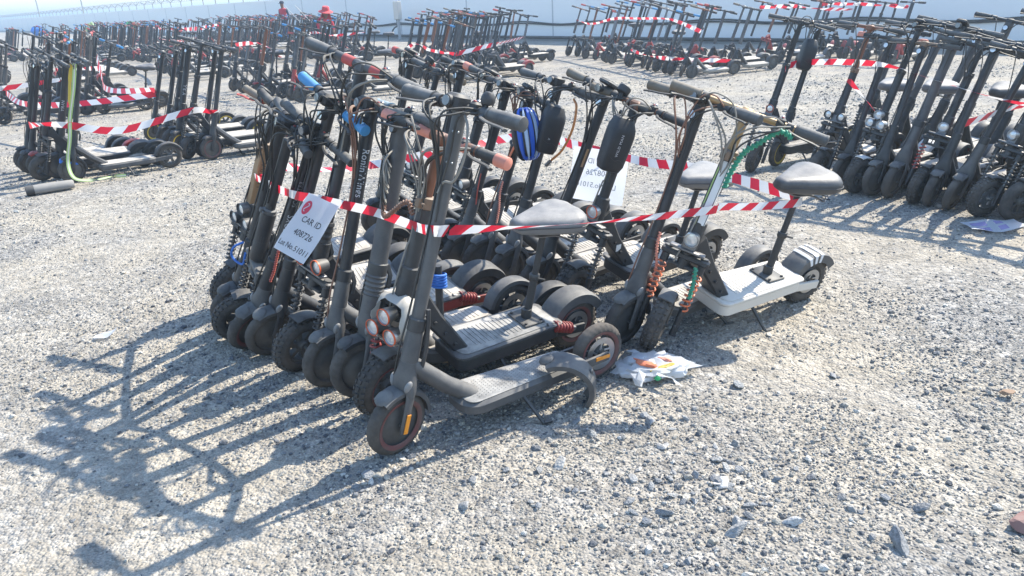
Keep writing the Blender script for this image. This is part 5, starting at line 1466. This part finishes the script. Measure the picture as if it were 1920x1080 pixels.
def litter():
    base = Vector((.55, 2.80, 0))
    o = crumpled('plastic_bag', base + Vector((0, 0, .03)), (.135, .10, .036), 'plastic_bag', 'crumpled white plastic bag of litter on the gravel behind the nearest scooter', 'bag', 4, .5)
    for i, (dx, dy, dz, sz, m_) in enumerate(((-.03, -.035, .058, (.055, .02, .012), 'orange'), (.03, -.06, .050, (.055, .014, .010), 'yellow'), (.05, -.005, .058, (.028, .016, .010), 'salmon'), (.0, -.105, .03, (.014, .010, .008), 'tarp_green'), (-.07, .02, .05, (.05, .04, .02), 'plastic_bag'))):
        c = crumpled('wrapper', base + Vector((dx, dy, dz)), sz, m_, ['orange wrapper on the white plastic bag', 'yellow wrapper edge on the white plastic bag', 'pinkish wrapper on the white plastic bag', 'small green scrap at the foot of the plastic bag', 'second crumpled film behind the orange wrapper'][i], 'wrapper', 20+i, .6, 'wrappers on the plastic bag', 16, 8)
        c.rotation_euler = (rnd.uniform(-.3, .3), rnd.uniform(-.3, .3), rnd.uniform(-.6, .6))
    b = MB(); rg = random.Random(5)
    for i in range(9):
        g = rg.uniform(0, 6.28); q = base + Vector((.10*math.cos(g), .085*math.sin(g), .03)); e = base + Vector((.175*math.cos(g+.3), .14*math.sin(g+.3), rg.uniform(.008, .05))); m_ = q.lerp(e, .5) + Vector((rg.uniform(-.02, .02), rg.uniform(-.02, .02), .02))
        c = len(b.v); b.v += [tuple(q), tuple(m_), tuple(e), tuple(e + Vector((.02, -.03, .006))), tuple(q + Vector((.03, -.03, .012)))]
        b.f.append((c, c+1, c+4)); b.f.append((c+1, c+2, c+3)); b.f.append((c+1, c+3, c+4)); b.m += [0, 0, 0]
    link('torn_edge', b.mesh('torn_edge', ['plastic_bag'], 10), o, o.matrix_basis.inverted())
    # sheets of paper
    def sheet(name, loc, wd, ht, rz, m_, label, curl=.01):
        b = MB(); n = 7
        for j in range(n+1):
            for i in range(n+1):
                u, v = i/n-.5, j/n-.5; b.v.append((u*wd, v*ht, curl*(math.sin(u*7+v*3)+1) + .012*max(0, u)**2*8))
        b.f = [(j*(n+1)+i, j*(n+1)+i+1, (j+1)*(n+1)+i+1, (j+1)*(n+1)+i) for j in range(n) for i in range(n)]; b.m = [0]*len(b.f)
        if m_[1]: b.m = [1 if ((k % n) in (1, 2, 4) and (k//n) in (1, 2, 4, 5)) else 0 for k in range(n*n)]
        o = link(name, b.mesh(name, [m_[0]] + ([m_[1]] if m_[1] else []), 60)); o.location = loc; o.rotation_euler = (0, 0, R(rz)); tag(o, label, 'paper')
    sheet('paper_sheet', (2.93, 4.47, .008), .30, .21, -12, ('paper', 'purple_print'), 'white and purple printed sheet lying before the right group')
    sheet('paper_sheet', (-1.975, 3.46, .008), .10, .06, 20, ('paper', None), 'small blank white scrap of paper on the left gravel', .004)
    sheet('paper_sheet', (-.44, 2.44, .012), .09, .016, -30, ('tape_white', 'tape_red'), 'torn bit of barrier tape on the ground by the nearest wheel', .004)
    # broken tile at the right edge, brown pebble
    v, f = stone_verts(77, 1); me = bpy.data.meshes.new('tile'); me.from_pydata([(a*.07, b2*.05, c*.022) for a, b2, c in v], [], f); me.materials.append(MATS['brick_red'])
    o = link('broken_tile', me); o.location = (1.40, 1.76, .02); o.rotation_euler = (.2, -.15, .5); tag(o, 'broken reddish brick piece at the right edge of the picture', 'brick')
    v, f = stone_verts(78, 1); me = bpy.data.meshes.new('pebble'); me.from_pydata([(a*.026, b2*.026, c*.024) for a, b2, c in v], [], f); me.materials.append(MATS['stone_brown'])
    o = link('pebble', me); o.location = (1.79, 2.48, .014); tag(o, 'round brown pebble near the right edge', 'pebble')
litter()

# bigger stones
CHUNKS = []
for i in range(8):
    v, f = stone_verts(300+i, 2); me = bpy.data.meshes.new('stone'); me.from_pydata(v, [], f); me.materials.append(MATS['chunk']); CHUNKS.append(me)
def stone(x, y, r, label, group, seed=None):
    rg = random.Random(seed if seed is not None else int(x*1000+y*77))
    o = link('stone', rg.choice(CHUNKS)); o.location = (x, y, gz(x, y) + r*.32); s_ = r
    o.scale = (s_*rg.uniform(.85, 1.2), s_*rg.uniform(.85, 1.15), s_*rg.uniform(.75, 1.1)); o.rotation_euler = (rg.uniform(-.5, .5), rg.uniform(-.5, .5), rg.uniform(0, 6.28)); tag(o, label, 'stone', group)
for x, y, r, lb in ((1.02, 1.71, .040, 'large upright pale stone near the lower right'), (.60, 1.80, .034, 'pale flat-faced stone left of the upright one'), (.86, 2.66, .026, 'grey stone lying alone right of the plastic bag'), (-.505, 2.18, .022, 'pale grey stone beside the shadow left of the nearest wheel'),
                    (.47, 2.42, .024, 'bluish stone at the top of the rubble'), (.13, 2.18, .026, 'tan-grey stone at the left edge of the rubble'), (1.16, 1.86, .026, 'dark wedge-shaped stone above the large upright one'), (1.08, 1.92, .022, 'flat tilted slab right of the rubble'),
                    (1.24, 2.70, .020, 'small dark stone alone on the sandy patch'), (.77, 1.83, .022, 'pale block right of the rubble'), (-.18, 1.98, .020, 'flat grey stone below the nearest scooter shadow'), (.0, 1.62, .018, 'rounded stone at the bottom centre'), (-.05, 2.16, .016, 'chalky white flat stone left of the rubble')):
    stone(x, y, r, lb, 'single larger stones')
rg_ = random.Random(21)
for i in range(80):
    if i < 48: x, y = .33 + rg_.gauss(0, .19), 2.03 + rg_.gauss(0, .17)
    elif i < 70: x, y = .66 + rg_.gauss(0, .10), 2.02 + rg_.gauss(0, .09)
    else: x, y = .50 + rg_.gauss(0, .12), 2.45 + rg_.gauss(0, .10)
    stone(x, y, rg_.choice([.010, .011, .012, .013, .015, .017, .021]), ('angular grey stone in the main rubble patch at the lower centre', 'angular grey stone in the small rubble patch right of the main one', 'angular stone in the loose rubble nearest the plastic bag')[0 if i < 48 else 1 if i < 70 else 2], ('main rubble patch', 'small right rubble patch', 'loose rubble near the bag')[0 if i < 48 else 1 if i < 70 else 2], 500+i)

# ------------------------------------------------------------------ people, meter box, poles
def figure(name, loc, rz, joints, edges, mats_fn, label, roots=0):
    me = bpy.data.meshes.new(name); names = list(joints)
    me.from_pydata([joints[k][0] for k in names], [(names.index(a), names.index(b)) for a, b in edges], [])
    o = bpy.data.objects.new(name, me); C.objects.link(o)
    o.modifiers.new('skin', 'SKIN'); sb = o.modifiers.new('sub', 'SUBSURF'); sb.levels = 2; sb.render_levels = 2
    for i, k in enumerate(names):
        sv = me.skin_vertices[0].data[i]; r_ = joints[k][1]; sv.radius = r_ if isinstance(r_, tuple) else (r_, r_)
    me.skin_vertices[0].data[0].use_root = True
    bpy.context.view_layer.update()
    m2 = bpy.data.meshes.new_from_object(o.evaluated_get(bpy.context.evaluated_depsgraph_get())); bpy.data.objects.remove(o, do_unlink=True)
    ml = ['skin', 'cloth_red', 'cloth_navy', 'cloth_jeans', 'dark_plastic']
    m2.materials.clear()
    for k in ml: m2.materials.append(MATS[k])
    for p in m2.polygons: p.material_index = ml.index(mats_fn(p.center)); p.use_smooth = True
    o = link('person', m2); o.location = loc; o.rotation_euler = (0, 0, rz); tag(o, label, 'person', 'people among the far scooters'); return o
def fingers(J, E, wrist, d, side, k):
    """five short chains off the palm"""
    palm = Vector(J[wrist][0]) + Vector(d)*.06
    J['palm'+k] = (tuple(palm), .026); E.append((wrist, 'palm'+k))
    for i, (off, ln) in enumerate(((-.03, .065), (-.012, .08), (.006, .085), (.024, .07))):
        a = palm + Vector(d)*.05 + Vector((off, 0, 0)); b = a + Vector(d)*ln*.6 + Vector((0, .012, 0))
        J['f%d%s' % (i, k)] = (tuple(a), .010); J['g%d%s' % (i, k)] = (tuple(b), .008); E += [('palm'+k, 'f%d%s' % (i, k)), ('f%d%s' % (i, k), 'g%d%s' % (i, k))]
    t = palm + Vector((.03, .03, -.01)); t2 = t + Vector(d)*.05 + Vector((.01, .01, 0))
    J['t'+k] = (tuple(t), .011); J['u'+k] = (tuple(t2), .009); E += [('palm'+k, 't'+k), ('t'+k, 'u'+k)]
def people():
    # standing worker in a red vest, back half turned
    J = {'pelvis': ((0, 0, .94), (.14, .10)), 'waist': ((0, 0, 1.08), (.135, .095)), 'chest': ((0, .01, 1.30), (.165, .11)), 'neckb': ((0, .0, 1.44), (.075, .07)), 'neck': ((0, .015, 1.50), .052), 'head': ((0, .03, 1.60), (.078, .092)), 'crown': ((0, .02, 1.70), (.06, .075)),
         'shL': ((-.19, 0, 1.41), .062), 'elL': ((-.25, -.03, 1.13), .045), 'wrL': ((-.22, .10, .93), .03), 'shR': ((.19, 0, 1.41), .062), 'elR': ((.26, -.04, 1.13), .045), 'wrR': ((.24, .06, .90), .03),
         'hipL': ((-.09, 0, .88), .088), 'knL': ((-.11, .03, .50), .06), 'anL': ((-.12, -.01, .09), .042), 'toL': ((-.13, .14, .04), .035), 'hipR': ((.09, 0, .88), .088), 'knR': ((.11, .0, .50), .06), 'anR': ((.12, -.04, .09), .042), 'toR': ((.13, .11, .04), .035)}
    E = [('pelvis', 'waist'), ('waist', 'chest'), ('chest', 'neckb'), ('neckb', 'neck'), ('neck', 'head'), ('head', 'crown'), ('chest', 'shL'), ('shL', 'elL'), ('elL', 'wrL'), ('chest', 'shR'), ('shR', 'elR'), ('elR', 'wrR'), ('pelvis', 'hipL'), ('hipL', 'knL'), ('knL', 'anL'), ('anL', 'toL'), ('pelvis', 'hipR'), ('hipR', 'knR'), ('knR', 'anR'), ('anR', 'toR')]
    fingers(J, E, 'wrL', (0, .1, -.99), -1, 'L'); fingers(J, E, 'wrR', (0, .1, -.99), 1, 'R')
    def mf(c):
        if c.z > 1.47: return 'skin'
        if c.z < .09: return 'dark_plastic'
        if abs(c.x) > .205 and c.z < 1.38: return 'cloth_navy' if c.z > .95 else 'skin'
        if c.z > .97: return 'cloth_red' if abs(c.x) < .2 else 'cloth_navy'
        return 'cloth_jeans'
    p = figure('person', (-8.9, 34.2, 0), R(150), J, E, mf, 'person in red vest and dark cap standing near the wall')
    b = MB().revolve([(.088, 0), (.094, .012), (.092, .06), (.06, .10), (0, .115)], 16, o=(0, .02, 1.635), ax=(0, 0, 1), ref=(1, 0, 0)).box((0, .12, 1.645), (.13, .10, .012), .005)
    link('cap', b.mesh('cap', ['cloth_navy'], 50), p)
    # bent figure in a wide red sun hat with neck cloth
    J = {'pelvis': ((0, 0, .88), (.14, .11)), 'waist': ((0, .12, .98), (.135, .10)), 'chest': ((0, .30, 1.08), (.165, .115)), 'neckb': ((0, .40, 1.14), (.075, .07)), 'neck': ((0, .44, 1.17), .052), 'head': ((0, .50, 1.24), (.078, .092)), 'crown': ((0, .53, 1.33), (.06, .075)),
         'shL': ((-.19, .34, 1.08), .062), 'elL': ((-.24, .42, .84), .045), 'wrL': ((-.16, .55, .72), .03), 'shR': ((.19, .34, 1.08), .062), 'elR': ((.24, .42, .84), .045), 'wrR': ((.16, .55, .72), .03),
         'hipL': ((-.09, 0, .83), .088), 'knL': ((-.11, .10, .48), .06), 'anL': ((-.12, .0, .09), .042), 'toL': ((-.13, .14, .04), .035), 'hipR': ((.09, 0, .83), .088), 'knR': ((.11, .08, .48), .06), 'anR': ((.12, -.03, .09), .042), 'toR': ((.13, .11, .04), .035)}
    E = E[:20]; fingers(J, E, 'wrL', (0, .3, -.95), -1, 'L'); fingers(J, E, 'wrR', (0, .3, -.95), 1, 'R')
    def mf2(c):
        if c.z < .09: return 'dark_plastic'
        if c.y > .43 and c.z > 1.10: return 'skin'
        if c.z < .80 and abs(c.x) > .10 and c.y > .45: return 'skin'
        if c.z > .90 or c.y > .28: return 'cloth_red'
        return 'cloth_navy'
    p = figure('person', (-5.35, 24.6, 0), R(215), J, E, mf2, 'person bending over scooters in a wide red sun hat with neck cloth')
    b = MB(); b.revolve([(.21, -.02), (.215, -.012), (.11, .03), (.105, .10), (.09, .135), (0, .145)], 24, o=(0, .52, 1.315), ax=(0, .25, 1), ref=(1, 0, 0), cap=False)
    rings = []
    for i in range(7):
        u = i/6; rings.append([Vector(((.10+.09*u)*math.cos(g_), .50 - .02*u + (.10+.08*u)*math.sin(g_), 1.32 - .26*u)) for g_ in [math.pi + math.pi*j/12 for j in range(13)]])
    b.loft(rings, False, False); link('sun_hat', b.mesh('sun_hat', ['hat_red'], 50), p)
    for i in range(2):
        a = Vector((-6.1+.32*i, 25.2, 1.05)); b = MB().tube([a, a + Vector((-.42, .1, .46))], .010, 6)
        tag(link('metal_rod', b.mesh('metal_rod', ['galv'])), ('left', 'right')[i] + ' one of two thin rods sticking up by the red sun hat', 'rod', 'rods by the sun hat')
people()
def yard_bits():
    p = wall_pt(22.6, 0, .9)
    root = empty('meter_box', p, 'pale meter box on a post before the white wall', 'meter box'); root.rotation_euler = (0, 0, math.atan2(WD.y, WD.x))
    b = MB().box((0, 0, 1.15), (.36, .2, .72), .02); link('cabinet', b.mesh('cabinet', ['deck_white']), root)
    b = MB().box((0, 0, .42), (.10, .10, .84), .01); link('post', b.mesh('post', ['wall_grey']), root)
    b = MB().tube(smooth_path([(.12, 0, .82), (.12, 0, .55), (.4, .0, .45), (.6, 0, .30)], 4), .03, 8); link('conduit', b.mesh('conduit', ['cable']), root)
    for x, y, h_, lb in ((-62, 112, 6.8, 'tall thin lamp pole rising behind the wall, left one'), (-46, 92, 6.0, 'tall thin lamp pole rising behind the wall, right one')):
        b = MB().tube([(0, 0, 0), (0, 0, h_)], [.10, .05], 8); r_ = empty('lamp_pole', (x, y, 0), lb, 'pole', 'lamp poles behind the wall'); link('pole', b.mesh('pole', ['galv']), r_)
        b = MB().tube([(0, 0, h_), (.5, 0, h_+.15)], .04, 6).box((.7, 0, h_+.15), (.5, .2, .08), .02); link('lamp_head', b.mesh('lamp_head', ['galv']), r_)
    crumpled('cloth_bundle', (-31.0, 55.3, .80), (.42, .36, .34), 'tarp_blue', 'bright blue cloth bundle on far scooters at the left', 'cloth', 41, .9, None, 14, 8)
    crumpled('cloth_bundle', (-20.3, 45.4, .95), (.20, .18, .24), 'tarp_green', 'green cloth bundle on far scooters under the wire', 'cloth', 42, .9, None, 14, 8)
    crumpled('cloth_bundle', (-23.5, 47.4, .80), (.26, .2, .42), 'lime', 'lime cloth hung on far scooters under the wire', 'cloth', 43, .9, None, 14, 8)
yard_bits()

# ------------------------------------------------------------------ bluish volume added to imitate lens veiling glare
def veil_haze():
    x0, x1, y0, y1, z0, z1 = -960, 960, -330, 1560, -1.2, 8.2
    b = MB(); b.v = [(x, y, z) for z in (z0, z1) for y in (y0, y1) for x in (x0, x1)]
    b.f = [(0, 2, 3, 1), (4, 5, 7, 6), (0, 1, 5, 4), (2, 6, 7, 3), (0, 4, 6, 2), (1, 3, 7, 5)]; b.m = [0]*6
    m = bpy.data.materials.new('veil_haze'); m.use_nodes = True; n = m.node_tree.nodes; l = m.node_tree.links
    n.remove(n['Principled BSDF']); v = n.new('ShaderNodeVolumePrincipled')
    v.inputs['Color'].default_value = (.66, .83, 1.0, 1); v.inputs['Density'].default_value = VEIL_DENSITY; v.inputs['Anisotropy'].default_value = .35
    l.new(v.outputs[0], n['Material Output'].inputs['Volume'])
    me = b.mesh('veil_haze', [m], smooth=False); o = link('veil_haze', me); tag(o, None, None, None, 'stuff')
VEIL_DENSITY = .0032
veil_haze()
